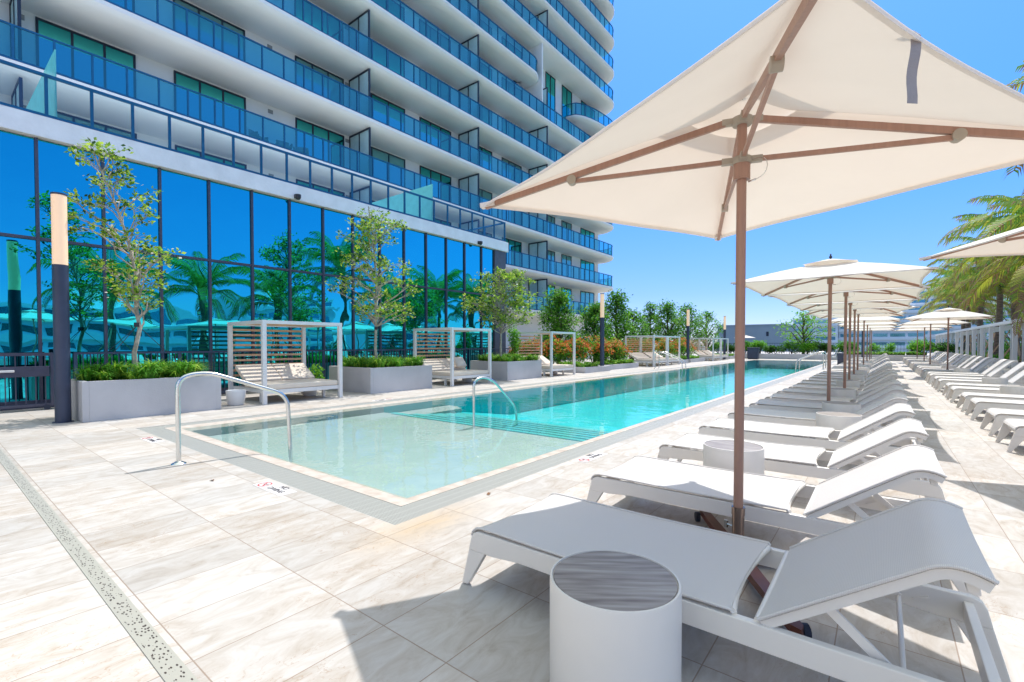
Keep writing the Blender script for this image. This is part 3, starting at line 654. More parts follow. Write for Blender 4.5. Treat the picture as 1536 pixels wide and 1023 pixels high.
# daybed cabanas
def cabana(x0,x1,y0,y1,label,h=1.8):
    r_=empty('daybed_cabana',(x1,y0,0),label=label,cat='cabana',group='white daybed cabanas along the pool'); D=x1-x0; W=y1-y0; p=.085
    for x in (-D,-p):
        for y in (0,W-p):
            b=MB(); b.box(x,x+p,y,y+p,0,h-.075,.004); b.build('post',M['frame_white'],r_)
    b=MB(); b.box(-D,0,0,p,h-.075,h,.004); b.box(-D,0,W-p,W,h-.075,h,.004); b.box(-p,0,p,W-p,h-.074,h-.001); b.box(-D,-D+p,p,W-p,h-.074,h-.001); b.build('roof_frame',M['frame_white'],r_)
    b=MB(); x=-D+p+.05
    while x<-p-.06: b.box(x,x+.075,p,W-p,h-.055,h-.02); x+=.125
    b.build('roof_slats',M['wood'],r_)
    b=MB()
    for k in range(10): z=.52+.12*k; b.box(-D+.02,-D+.045,p,W-p,z,z+.05)
    b.build('back_slats',M['wood'],r_)
    b=MB(); b.box(-D+p,-.02,p+.005,p+.045,.22,.30); b.box(-D+p,-.02,W-p-.045,W-p-.005,.22,.30); b.box(-.10,-.03,p,W-p,.215,.30); b.box(-D+p,-D+.13,p,W-p,.215,.30); b.build('bed_frame',M['frame_white'],r_)
    b=MB()
    for yy in (.14,W-.26):
        for xx in (-D+.3,-.5): b.box(xx,xx+.06,yy,yy+.06,0,.22)
    b.build('bed_legs',M['frame_white'],r_)
    b=MB(); b.box(-D+.62,-.03,p+.02,W-p-.02,.302,.42,.03); b.build('mattress',M['cushion'],r_)
    for y_a,y_b in ((p+.02,W/2-.005),(W/2+.005,W-p-.02)):
        b=MB(); b.prism([(-D+.66,.38),(-D+.10,.72),(-D+.16,.80),(-D+.74,.45)],'y',y_a,y_b,.02); b.build('back_cushion',M['cushion'],r_)
    return r_
cabana(-12.1,-10.30,4.58,6.45,'nearest white daybed cabana with wooden back slats, right of the first planter')
cabana(-12.1,-10.30,10.15,12.0,'second white daybed cabana between the second and third planters')
cabana(-12.1,-10.30,15.65,17.5,'third white daybed cabana just before the flowering bushes')
for k,y in enumerate((26.3,28.6)): cabana(-12.1,-10.30,y,y+2.15,'%s cabana of the middle pair beside the pool ladder'%('nearer','farther')[k])
for k,y in enumerate((38.4,40.8)): cabana(-12.1,-10.30,y,y+2.15,'%s cabana of the farthest pair before the last lamp post'%('nearer','farther')[k])
# pillow on the second daybed
b=MB(); b.box(-.06,.06,-.22,.22,-.2,.2,.05); o=b.build('throw_pillow',M['cushion'],smooth=60,label='square cream pillow leaning on the second daybed backrest',cat='pillow'); o.location=(-11.35,11.55,.68); o.rotation_euler=(0,R(-38),0)
# tables
def table(x,y,label,grp,h=.45,r0=.228,rb=None):
    t_=TABLE if TABLE else None
    if not t_:
        t_=empty('side_table',(0,0,0)); b=MB(); b.lathe([(0,.0),(r0,0),(r0+.001,.01),(r0+.001,h-.012),(r0-.002,h),(r0-.008,h+.001),(r0-.010,h-.008),(0,h-.008)],64,cap=False); b.build('drum',M['white_metal'],t_,smooth=35)
        b=MB(); b.lathe([(0,h-.006),(r0-.012,h-.006),(r0-.014,h-.002),(0,h-.002)],64,cap=False); b.build('top',M['tabletop'],t_,smooth=35)
        globals()['TABLE']=t_; c_=t_
    else: c_=copy_tree(t_)
    c_.location=(x,y,0); c_.rotation_euler=(0,0,random.uniform(-.3,.3)); tag(c_,label,'side table',grp); return c_
TABLE=None
table(-.744,1.537,'large round white side table with grey veined top in the foreground','round side tables between the poolside loungers').rotation_euler=(0,0,.62)
# white pots beside the beds
def pot(x,y,label):
    b=MB(); b.lathe([(0,0),(.14,0),(.16,.02),(.19,.30),(.185,.315),(.17,.31),(.165,.27),(0,.27)],32,(0,0,0),cap=False); o=b.build('white_pot',M['frame_white'],smooth=40,label=label,cat='pot',group='white pots beside the daybeds'); o.location=(x,y,0)
pot(-10.75,4.22,'white round pot between the first planter and the nearest daybed'); pot(-11.3,6.15,'white round pot under the right end of the nearest daybed'); pot(-11.2,11.75,'white round pot under the right end of the second daybed'); pot(-11.2,17.2,'white round pot under the third daybed')

# hand rails
def rail(name,paths,r0,label,group=None,flange=True,cat='handrail',loc=(0,0,0)):
    r_=empty(name,loc,label=label,cat=cat,group=group)
    for k,p in enumerate(paths):
        p=[Vector(q)-Vector(loc) for q in p]
        b=MB(); b.tube(fillet(p,.17,7),r0,14); b.build('rail_tube',M['steel'],r_,smooth=60)
        if flange:
            b=MB(); b.lathe([(r0,.03),(r0+.012,.022),(r0+.045,.006),(r0+.048,0)],20,p[0],cap=False); b.build('flange',M['steel'],r_,smooth=40)
    return r_
rail('handrail',[[(-5.93,1.75,0),(-5.93,1.75,.93),(-5.90,2.02,.975),(-5.78,2.86,.66),(-5.73,2.87,-.17)]],.024,'nearest steel handrail stepping down into the shallow corner','handrails at the pool steps',loc=(-5.93,1.75,0))
rail('handrail',[[(-5.62,6.07,-.17),(-5.62,6.07,.66),(-5.60,6.32,.70),(-5.52,6.5,.62),(-5.45,7.05,.10),(-5.45,7.12,-.5)]],.022,'steel handrail standing in the water over the underwater steps','handrails at the pool steps',loc=(-5.62,6.07,0),flange=False)
rail('handrail',[[(-9.45,24.3+dy,0),(-9.45,24.3+dy,.85),(-9.15,24.3+dy,.90),(-8.05,24.3+dy-.0,.42),(-8.0,24.3+dy,-.5)] for dy in (0,.55)],.022,'pair of steel rails sloping into the far left side of the pool','handrails at the pool steps')
rail('handrail',[[(-2.35,28.6+dy,0),(-2.35,28.6+dy,.88),(-2.55,28.6+dy,.9),(-3.5,28.6+dy-.3,.46),(-3.55,28.6+dy-.3,-.4)] for dy in (0,1.3)],.026,'pair of steel rails at the right side steps near the far end','handrails at the pool steps')
# pool lift
L_=empty('pool_lift',(-2.35,36.5,0),label='grey pool access lift with ladder rails at the far right of the pool',cat='pool lift')
b=MB()
for yy in (0,.5):
    b.tube([(-.9,yy,.15),(-.1,yy,.55),(.15,yy,1.05)],.02,8)
for k in range(5): b.tube([(-.7+.2*k,0,.25+.12*k),(-.7+.2*k,.5,.25+.12*k)],.015,6)
b.build('rails',M['steel'],L_); b=MB(); b.box(.1,.5,-.1,.6,0,.75,.03); b.build('base',M['mullion'],L_); b=MB(); b.box(-.35,.05,.02,.48,.42,.50,.02); b.box(.0,.07,.02,.48,.5,.95,.02); b.build('seat',M['frame_white'],L_)
L_=empty('towel_bin',(-8.9,45.6,0),label='dark square towel bin at the far left corner of the pool',cat='bin'); b=MB(); b.box(-.42,.42,-.35,.35,.05,.98,.02); b.build('body',M['lamp_navy'],L_); b=MB(); b.box(-.45,.45,-.38,.38,.98,1.03,.01); b.build('lid',M['mullion'],L_); b=MB(); b.box(-.38,.38,-.31,.31,0,.05); b.build('plinth',M['plastic_black'],L_)

# ------------------------------------------------------------------ loungers
def lounger(back):
    """white sling lounger, foot at x=0, head at x=2; back = (peak x, peak z, end x, end z)"""
    r_=empty('sun_lounger'); px,pz,ex,ez=back; hw=.372
    for sy in (-1,1):
        y0_,y1_=sorted((sy*hw,sy*(hw-.034)))
        b=MB(); b.prism([(-.026,.2),(.085,.2),(.125,.199),(.30,.216),(1.68,.216),(1.875,.199),(1.915,.2),(2.026,.2),(2.010,.265),(1.995,.292),(1.965,.305),(.035,.305),(.008,.293),(-.008,.268)],'y',y0_,y1_,.004); b.build('side_rail',M['white_metal'],r_)
        for q in ([(-.078,.006),(-.036,.006),(.085,.2),(-.026,.2)],[(2.078,.006),(2.036,.006),(1.915,.2),(2.026,.2)]):
            b=MB(); b.prism(q,'y',y0_+.0015,y1_-.0015,.004); b.build('leg',M['white_metal'],r_)
        # prop strut
        b=MB(); hx=1.32+(px-1.32)*.42; hz=.30+(pz-.30)*.42-.03; yy=sy*(hw-.055)
        b.bar((hx,yy,hz),(1.745,yy,.245),.030,.012,up=(0,1,0)); b.build('prop_strut',M['white_metal'],r_)
    b=MB(); b.tube([(1.745,-hw+.03,.245),(1.745,hw-.03,.245)],.0085,8); b.build('prop_rod',M['white_metal'],r_,smooth=60)
    for q in ((.03,.06,.205,.265),(1.94,1.97,.215,.285),(1.0,1.05,.222,.25)):
        b=MB(); b.box(q[0],q[1],-hw+.034,hw-.034,q[2],q[3],.004); b.build('crossbar',M['white_metal'],r_)
    # notched rack on the inner side of each rail
    b=MB()
    for sy in (-1,1):
        for k in range(4):
            xx=1.52+.09*k; b.bar((xx,sy*(hw-.038),.245),(xx+.05,sy*(hw-.038),.265),.008,.018,up=(0,1,0))
    b.build('notched_rack',M['white_metal'],r_)
    def sheet3(prof,wd,sag,th,bow=0.):
        m_=len(prof); ny=12; top=[];bot=[]
        for i,(x,z) in enumerate(prof):
            t=i/(m_-1)
            for j in range(ny+1):
                v=-1+2*j/ny; s_=sag*(1-v*v)*min(1,4*t*(1-t)+.35)
                a=prof[max(i-1,0)]; c_=prof[min(i+1,m_-1)]; tx,tz=c_[0]-a[0],c_[1]-a[1]; l=math.hypot(tx,tz); nx,nz=-tz/l,tx/l
                xo=x-bow*(1-v*v)*max(0,(t-.8)/.2)**2
                top.append((xo-nx*s_,v*wd,z-nz*s_)); bot.append((xo-nx*(s_+th),v*wd,z-nz*(s_+th)))
        n=ny+1; mb=MB(); o=len(top); fs=[]
        for i in range(m_-1):
            for j in range(ny):
                fs.append((i*n+j,(i+1)*n+j,(i+1)*n+j+1,i*n+j+1)); fs.append((o+i*n+j,o+i*n+j+1,o+(i+1)*n+j+1,o+(i+1)*n+j))
            fs.append((i*n,o+i*n,o+(i+1)*n,(i+1)*n)); fs.append((i*n+ny,(i+1)*n+ny,o+(i+1)*n+ny,o+i*n+ny))
        for j in range(ny): fs.append((j,j+1,o+j+1,o+j)); k=(m_-1)*n; fs.append((k+j,o+k+j,o+k+j+1,k+j+1))
        mb.add(top+bot,fs); return mb
    pr_=[(-.012,.272),(-.002,.296),(.02,.315),(.05,.322),(.12,.323)]+[(.12+1.14*k/12,.323-.006*math.sin(PI*k/12)) for k in range(1,13)]+[(1.268,.312)]
    sheet3(pr_,hw-.016,.016,.006,.035).build('seat_sling',M['sling'],r_,smooth=50)
    L=math.hypot(px-1.35,pz-.315); dx,dz=(px-1.35)/L,(pz-.315)/L
    bp=[(1.35+dx*L*k/8,.32+dz*L*k/8) for k in range(8)]; q0=bp[-1]; cx_,cz_=px+.004,pz+.014
    bp+=[(q0[0]*(1-t)**2+2*t*(1-t)*cx_+ex*t*t,q0[1]*(1-t)**2+2*t*(1-t)*cz_+ez*t*t) for t in [k/10 for k in range(1,11)]]
    sheet3(bp,hw-.012,.014,.006).build('back_sling',M['sling'],r_,smooth=50)
    for sy in (-1,1):
        lo=[]; up_=[]
        for i,(x,z) in enumerate(bp):
            q0=bp[max(i-1,0)]; q1=bp[min(i+1,len(bp)-1)]; tx,tz=q1[0]-q0[0],q1[1]-q0[1]; l=math.hypot(tx,tz); nx,nz=-tz/l,tx/l
            th=.030; up_.append((x-nx*.009,z-nz*.009)); lo.append((x-nx*(.009+th),z-nz*(.009+th)))
        ya_,yb_=sorted((sy*(hw-.014),sy*(hw-.040))); m_=len(bp); vs=[]
        for yy in (ya_,yb_): vs+=[(p[0],yy,p[1]) for p in up_]+[(p[0],yy,p[1]) for p in lo]
        fs=[]
        for i in range(m_-1):
            fs+=[(i,i+1,m_+i+1,m_+i),(2*m_+i,3*m_+i,3*m_+i+1,2*m_+i+1),(i,2*m_+i,2*m_+i+1,i+1),(m_+i,m_+i+1,3*m_+i+1,3*m_+i)]
        fs+=[(0,m_,3*m_,2*m_),(m_-1,3*m_-1,4*m_-1,2*m_-1)]
        b=MB(); b.add(vs,fs); b.build('back_frame_rail',M['white_metal'],r_,smooth=40)
        b=MB(); b.tube([(x,sy*(hw-.006),z+.002) for x,z in bp],.0065,6); b.tube([(x,sy*(hw-.010),z+.002) for x,z in pr_],.0065,6); b.build('piping',M['sling'],r_,smooth=60)
    b=MB(); b.tube([(1.262-.035*(1-(k/8-1)**2)+.004,(k/8-1)*(hw-.03),.308-.014*(1-(k/8-1)**2)) for k in range(17)],.013,8); b.tube([(1.345,-hw+.03,.306),(1.345,hw-.03,.306)],.012,8); b.build('hinge_bar',M['white_metal'],r_,smooth=60)
    b=MB(); b.prism([(ex-.060,ez-.028),(ex-.030,ez-.032),(ex-.026,ez-.062),(ex-.056,ez-.058)],'y',-hw+.045,hw-.045,.003); b.build('head_bar',M['white_metal'],r_)
    return r_
A=lounger((1.84,.662,1.935,.632)); A2=lounger((1.86,.60,1.95,.575)); Bp=lounger((1.80,.79,1.90,.80))
GA='white sling loungers in the row beside the pool'; GB='white sling loungers in the outer row by the pergola'
ysA=[1.80+.372,3.10+.372,4.43+.372,5.74+.372,7.09+.372,8.42+.372,9.66+.372]+[10.97+.372+1.315*k for k in range(25)]
first=True
for i,y in enumerate(ysA):
    if y>44.2: break
    c_=A if first else (A2 if i==7 else copy_tree(A2 if i in (11,16,22) else A)); first=False
    c_.location=(-1.68+(random.uniform(-.02,.02) if i>1 else 0),y,0); c_.rotation_euler=(0,0,random.uniform(-.008,.008) if i>1 else 0)
    lb='large shaded white lounger in the foreground under the nearest umbrella' if i==0 else ('%s white lounger from the camera in the poolside row'%ORD[i])
    tag(c_,lb,'sun lounger',GA)
first=True; ysB=[]
y=8.39-3.02
while y<45: ysB+= [y,y+1.26]; y+=3.02
for i,y in enumerate(ysB):
    c_=Bp if first else copy_tree(Bp); first=False
    c_.location=(1.26+random.uniform(-.015,.015),y,0); c_.rotation_euler=(0,0,random.uniform(-.008,.008)); tag(c_,'%s white lounger from the camera in the outer row, feet to the walkway'%ORD[i],'sun lounger',GB)
GT='round side tables between the poolside loungers'
ty=[(-.957,4.17),(-.40,6.82),(-.45,8.14),(-.6,10.72),(-.62,13.4),(-.6,16.0),(-.6,18.65),(-.6,21.3),(-.6,23.9),(-.6,26.5),(-.6,29.15),(-.6,31.8)]
for i,(x,y) in enumerate(ty): table(x,y,'%s round white side table from the camera in the poolside row'%ORD[i+1],GT)
for i in range(11):
    y=5.37+3.02*i+2.15
    if i%3==1: continue
    table(2.1+.1*(i%2),y,'%s round white side table from the camera in the outer row'%ORD[i],'round side tables in the outer row')

# ------------------------------------------------------------------ umbrellas
def umbrella(a,zc,zu,zl,detail=False,arm=0.):
    """a = half side of the square canopy, zc corner height, zu upper hub, zl lower hub"""
    r_=empty('umbrella'); pr0=.026 if detail else .027
    b=MB(); n=20; rr=pr0
    b.lathe([(rr,.33),(rr,zu)],n); b.build('pole',M['pole'],r_,smooth=40)
    b=MB(); b.lathe([(.0,.02),(.033,.02),(.033,.30),(.036,.30),(.036,.345),(.028,.345)],n,cap=False); so=b.build('base_sleeve',M['sleeve'],r_,smooth=40)
    b=MB(); b.tube([(-.03,0,.22),(-.075,0,.22)],.007,6); b.tube([(-.08,0,.20),(-.08,0,.24)],.012,8); b.build('clamp_knob',M['steel'],so)
    ba=MB(); 
    for k in range(4):
        an=arm+k*PI/2; u=Vector((math.cos(an),math.sin(an),0)); v=Vector((-u.y,u.x,0))
        q=[u*.04-v*.038,u*.72-v*.026,u*.76,u*.72+v*.026,u*.04+v*.038]
        vs=[(p.x,p.y,z) for z in (.045,.085) for p in q]; ba.add(vs,[(4,3,2,1,0),(5,6,7,8,9)]+[(i,(i+1)%5,5+(i+1)%5,5+i) for i in range(5)])
    bo=ba.build('base_arms',M['bronze'],r_)
    for k in range(4):
        an=arm+k*PI/2; u=Vector((math.cos(an),math.sin(an),0)); v=Vector((-u.y,u.x,0)); b=MB(); p=u*.68+v*.05+Vector((0,0,.036)); b.tube([p-v*.014,p+v*.014],.034,14); b.build('caster',M['rubber'],bo)
    # joints
    for z,prof in ((zu+.012,[(.0,zu-.012),(.05,zu-.012),(.055,zu),(.055,zu+.028),(.03,zu+.04),(0,zu+.04)]),(zl+.01,[(.031,zl-.012),(.05,zl-.012),(.055,zl),(.05,zl+.026),(.031,zl+.026)])):
        b=MB(); b.lathe(prof,24,cap=False)
        for k in range(4):
            an=PI/4+k*PI/2; u=Vector((math.cos(an),math.sin(an),0)); b.bar(u*.04+Vector((0,0,z)),u*.105+Vector((0,0,z)),.034,.034)
        b.build('hub',M['pole_joint'],r_,smooth=35)
    b=MB(); b.lathe([(.045,zl-.10),(.045,zl-.012),(.0268,zl-.012),(.0268,zl-.10)],24); b.build('sliding_sleeve',M['pole'],r_,smooth=40)
    D=a*math.sqrt(2); fr=.60; zap=zu+.085
    for k in range(4):
        an=PI/4+k*PI/2; u=Vector((math.cos(an),math.sin(an),0)); A0=u*.09+Vector((0,0,zu+.01)); E0=u*(D-.02)+Vector((0,0,zc-.012)); J=A0+(E0-A0)*fr
        b=MB(); b.bar(A0,E0,.022,.036); ro=b.build('rib',M['pole'],r_)
        b=MB(); b.bar(u*.10+Vector((0,0,zl+.01)),J-Vector((0,0,.03)),.018,.026); b.build('strut',M['pole'],ro)
        b=MB(); s_=Vector((-u.y,u.x,0)); b.tube([J-Vector((0,0,.022))-s_*.022,J-Vector((0,0,.022))+s_*.022],.030,14); b.build('rib_joint',M['pole_joint'],ro,smooth=40)
    # canopy
    Cn=[Vector((D*math.cos(PI/4+k*PI/2),D*math.sin(PI/4+k*PI/2),zc)) for k in range(4)]; ap=Vector((0,0,zap))
    c_=MB(); hem=MB(); s0=.17; ns,nt_=14,16
    def P(k,s_,t):
        A1,B1=Cn[k],Cn[(k+1)%4]; q=A1.lerp(B1,t); w_=4*t*(1-t)
        xy=Vector((q.x,q.y,0))*s_*(1-.045*w_*s_*s_); z=zap+(zc-zap)*s_+.02*(1-w_)*math.sin(PI*s_)-.012*w_*math.sin(PI*s_)+.005*math.sin(9*t+k)*s_*w_
        return Vector((xy.x,xy.y,z))
    for k in range(4):
        vs=[P(k,s0+(1-s0)*i/ns,j/nt_) for i in range(ns+1) for j in range(nt_+1)]
        c_.add(vs,[(i*(nt_+1)+j,(i+1)*(nt_+1)+j,(i+1)*(nt_+1)+j+1,i*(nt_+1)+j+1) for i in range(ns) for j in range(nt_)])
        for j in range(nt_):
            p,q=P(k,1,j/nt_),P(k,1,(j+1)/nt_); p2,q2=P(k,.972,j/nt_),P(k,.972,(j+1)/nt_); dz=Vector((0,0,.012))
            hem.add([p+dz*.3,q+dz*.3,q-dz,p-dz],[(0,1,2,3)]); hem.add([p-dz,q-dz,q2-dz*.6,p2-dz*.6],[(0,1,2,3)])
    co=c_.build('canopy',M['canvas'],r_,smooth=25); hem.build('hem',M['canvas'],co)
    # corner pockets and hip seams
    b=MB()
    for k in range(4):
        u=Vector((math.cos(PI/4+k*PI/2),math.sin(PI/4+k*PI/2),0)); b.bar(u*(D-.09)+Vector((0,0,zc+.004)),u*(D+.012)+Vector((0,0,zc-.006)),.05,.03)
    b.build('corner_pocket',M['canvas'],co)
    v=MB(); h=.30*a; hz=zap+.015
    top=[Vector((x*h*1.0,y*h*1.0,hz-.078)) for x,y in ((1,1),(-1,1),(-1,-1),(1,-1))]; tip=Vector((0,0,hz+.035))
    for k in range(4):
        A1,B1=top[k],top[(k+1)%4]; vs=[]; m_=8
        for i in range(m_+1):
            for j in range(m_+1):
                t=j/m_; s_=i/m_; q=A1.lerp(B1,t); p=tip.lerp(q,s_); p.z+= .035*4*t*(1-t)*s_*s_; vs.append(p)
        v.add(vs,[(i*(m_+1)+j,(i+1)*(m_+1)+j,(i+1)*(m_+1)+j+1,i*(m_+1)+j+1) for i in range(m_) for j in range(m_)])
    v.build('vent_cap',M['canvas'],co,smooth=25)
    b=MB(); b.lathe([(0,hz+.034),(.012,hz+.034),(.012,hz+.04),(.022,hz+.045),(.022,hz+.07),(.010,hz+.085),(.014,hz+.10),(0,hz+.12)],12,cap=False); b.build('finial',M['plastic_black'],r_,smooth=40)
    # release pin on a looped cable
    b=MB(); pts=[(.045+.10*math.sin(PI*k/10),.02,zl+.0-.115*k/10+.02*math.sin(PI*k/5)) for k in range(11)]; b.tube(pts,.0022,5); b.tube([(.03,.02,zl-.115),(.075,.02,zl-.115)],.005,6); b.build('pin_cable',M['steel'],r_)
    return r_
U1=umbrella(1.125,2.225,2.535,2.315,True,arm=R(-59+26)); U1.location=(-.642,2.93,0); U1.rotation_euler=(0,0,R(-26)); tag(U1,'large cream square umbrella over the foreground lounger, seen from below','umbrella','cream square umbrellas')
# loose strap over the nearest umbrella's edge
b=MB(); P0=Vector((.068,1.925,2.235)); n=10
pts=[Vector((.03,1.96,2.258)),Vector((.052,1.94,2.262)),P0]+[P0+Vector((.003*math.sin(k*.8)-.0008*k,.002*math.cos(k),-.021*k)) for k in range(1,n+1)]
for p,q in zip(pts,pts[1:]):
    s_=Vector((.013,.012,0)); b.quad(p-s_,p+s_,q+s_,q-s_)
SO=b.build('loose_strap',M['strap'],label='grey fabric strap hanging over the edge of the nearest umbrella',cat='strap')
U2=umbrella(1.22,2.27,2.56,2.38,arm=R(20)); US='cream square umbrellas'
lst=[(-.69,9.38,0),(-.61,12.02,-.01),(-.655,14.76,.01),(-.66,17.38,0),(-.66,20.0,.02),(-.63,25.25,0),(-.62,30.5,-.02),(-.60,35.8,0),(-.6,41.0,0)]
for i,(x,y,tl) in enumerate(lst):
    c_=U2 if i==0 else copy_tree(U2); c_.location=(x,y,0); c_.rotation_euler=(tl*.3,0,R(0 if i!=3 else 9)); tag(c_,'%s cream square umbrella from the camera along the poolside loungers'%ORD[i+1],'umbrella',US)
rl=[(1.95,6.6,-66),(1.98,24.6,-8),(1.85,30.9,5),(1.95,37,-6),(1.9,43,3)]
for i,(x,y,rz) in enumerate(rl):
    c_=copy_tree(U2); c_.location=(x,y,0); c_.rotation_euler=(0,0,R(rz)); tag(c_,'%s cream square umbrella from the camera in the outer row'%ORD[i],'umbrella',US)
c_=copy_tree(U2); c_.location=(-16,76,0); tag(c_,'small far cream umbrella before the grey block building','umbrella',US)

# ------------------------------------------------------------------ pergola
PGO=empty('pergola',(4.2,0,0),label='long white pergola frame behind the outer lounger row',cat='pergola')
y=27.5-2.7*6; ya_=y; k=0
while y<64:
    for x in (0,1.1):
        b=MB(); w_=.07 if x==0 else .03; b.box(x-w_,x+w_,y-w_,y+w_,0,2.15,.005); b.build('post',M['frame_white'],PGO)
    b=MB(); b.box(.09,1.01,y-.05,y+.05,2.0,2.14); b.build('cross_beam',M['frame_white'],PGO)
    y+=2.7; k+=1
b=MB(); b.box(-.10,.10,ya_-.1,y-2.55,2.152,2.28,.004); b.build('beam',M['frame_white'],PGO); b=MB(); b.box(1.0,1.2,ya_-.1,y-2.55,2.152,2.28,.004); b.build('beam',M['frame_white'],PGO)
# outer planting
b=MB(); 
planter_box(5.5,9.5,4,66,.35,'long low grey planter behind the pergola','low planters')
grass_bed('ground_cover',5.7,9.3,8,64,.3,.35,2300,'green ground cover in the long planter behind the pergola',cat='ground cover',w=.03)
def bush(name,c,r,n,size,mis,mats,label,group,cat='bush',lobes=9,flow=0,flat=.8):
    r_=empty(name,(c[0],c[1],c[2]),label=label,cat=cat,group=group); b=MB(); f=MB()
    for k in range(lobes):
        d_=rnd_dir(); d_.z=abs(d_.z); cc=Vector((d_.x*r[0]*.55,d_.y*r[1]*.55,r[2]*(.35+d_.z*.45))); rr=(r[0]*random.uniform(.38,.6),r[1]*random.uniform(.38,.6),r[2]*random.uniform(.3,.48))
        cloud(b,cc,rr,n//lobes,size,mis,.35,.5)
        if flow:
            for _ in range(flow//lobes):
                dd=rnd_dir(); dd.z=abs(dd.z)*.8; dd.x=abs(dd.x)*random.choice((1,1,-1)); p=cc+Vector((dd.x*rr[0],dd.y*rr[1],dd.z*rr[2]))*1.02
                for _q in range(3): leaf_quad(f,p+rnd_dir()*.02,size*.62,0,.6,.9)
    s_=MB()
    for k in range(5):
        a=random.uniform(0,2*PI); s_.tube([(0,0,0),(math.cos(a)*r[0]*.3,math.sin(a)*r[1]*.3,r[2]*.6)],[.03,.012],5)
    s_.build('stems',M['bark_dark'],r_); b.build('foliage',mats,r_)
    if flow: f.build('blossoms',[M['blossom']],r_)
    return r_
LG=[M['leafG'],M['leafG2'],M['leafC']]
k=0; y=17.5
while y<62:
    bush('shrub',(6.9+random.uniform(-.2,1.2),y,.3),(1.0,1.1,1.1+random.uniform(-.2,.4)),700,.13,(0,0,1,2),LG,'%s green shrub from the camera behind the pergola'%ORD[k],'green shrubs behind the pergola',lobes=7); y+=2.9; k+=1

# ------------------------------------------------------------------ palms
def frond_mesh(L,up,droop,seed,mi_w):
    rr=random.Random(seed); mb=MB(); n=26; pts=[]; ang=up; p=Vector((0,0,0))
    for i in range(n+1):
        pts.append(p.copy()); p=p+Vector((math.cos(ang),0,math.sin(ang)))*(L/n); ang-=droop/n*(.5+1.3*i/n)
    mb.k=1; mb.tube(pts,[.032*(1-.85*i/n)+.004 for i in range(n+1)],5,cap=False)
    for i in range(4,n+1):
        for sub in (0,.5):
            if i==n and sub: continue
            t=(i+sub)/n; a=pts[i]; b_=pts[min(i+1,n)]; q=a.lerp(b_,sub); T_=(pts[min(i+1,n)]-pts[i-1]).normalized()
            ll=L*.215*math.sin(PI*min(1,.12+t*.80))**.7*rr.uniform(.85,1.1)
            for sd in (-1,1):
                out=Vector((0,sd,0)); d1=(out*.80+T_*.60+Vector((0,0,.18))).normalized(); d2=(out*.50+T_*.42+Vector((0,0,-.55-rr.uniform(0,.5)))).normalized()
                m_=q+d1*ll*.5; e_=m_+d2*ll*.6; w_=T_*.024; mi=rr.choice(mi_w)
                if t>.8 and rr.random()<.35: mi=2
                mb.add([q-w_*.5,q+w_*.5,m_+w_,m_-w_],[(0,1,2,3)],mi); mb.add([m_-w_,m_+w_,e_],[(0,1,2)],mi)
    me_o=mb.build('frond',[M['leafP'],M['leafY'],M['leafO']]); return me_o
FR=[frond_mesh(2.9,R(72),R(70),1,(0,0,0,1)),frond_mesh(3.1,R(50),R(95),2,(0,0,1)),frond_mesh(3.0,R(22),R(95),3,(0,1,1,2)),frond_mesh(2.5,R(-10),R(70),4,(1,2,2))]
FM=[o.data for o in FR]
for o in FR: bpy.data.objects.remove(o)
def palm(x,y,h,label,rz=0.,sc=1.,nf=20):
    r_=empty('palm_tree',(x,y,.3),rz,label=label,cat='palm',group='palm trees behind the pergola')
    t=MB(); pts=[]; n=40; rs=[]
    for i in range(n+1):
        z=h*i/n; pts.append((.10*math.sin(z*.7+x),.08*math.cos(z*.6+y)-.08,z)); rs.append((.20-.05*i/n+(.05 if i<3 else 0)+(.012 if i%2 else -.008))*1.0)
    t.tube(pts,rs,14); t.build('trunk',M['palm_bark'],r_,smooth=30)
    b=MB(); tp=Vector(pts[-1])
    b.tube([tp-Vector((0,0,.25)),tp+Vector((0,0,.05)),tp+Vector((0,0,.45)),tp+Vector((0,0,.8))],[.15,.20,.16,.06],12); b.build('crownshaft',M['palm_shaft'],r_,smooth=60)
    for k in range(nf):
        f=k/nf; ty=0 if f<.3 else (1 if f<.62 else (2 if f<.88 else 3)); me=FM[ty]
        o=bpy.data.objects.new('frond',me); COL.objects.link(o); o.parent=r_; a=k*2.39996+random.uniform(-.2,.2)
        s_=sc*random.uniform(.9,1.12); o.scale=(s_,s_,s_); o.rotation_euler=(random.uniform(-.15,.15),random.uniform(-.12,.12),a); o.location=tp+Vector((math.cos(a)*.09,math.sin(a)*.09,.5-.35*f))
    # timber prop braces
    b=MB()
    for k in range(3):
        a=k*2*PI/3+.5; b.bar((tp.x*.5+math.cos(a)*.2,math.sin(a)*.2,1.75),(math.cos(a)*1.15,math.sin(a)*1.15,.02),.09,.045)
    b.build('prop_brace',M['wood'],r_); return r_
py=[6.5,11,15.5,20.5,25.5,30.5,35.5,40.2,45,51.8,57.5,63]
for i,y in enumerate(py):
    palm(6.0+random.uniform(-.1,.15),y,(6.1 if y==20.5 else 3.5 if y<27 else 4.9 if y<38 else 4.4)+random.uniform(-.2,.3),'%s palm tree from the camera behind the pergola'%ORD[i],rz=random.uniform(0,6),sc=1.15 if y<20 else 1.38,nf=22 if y<20 else 26)

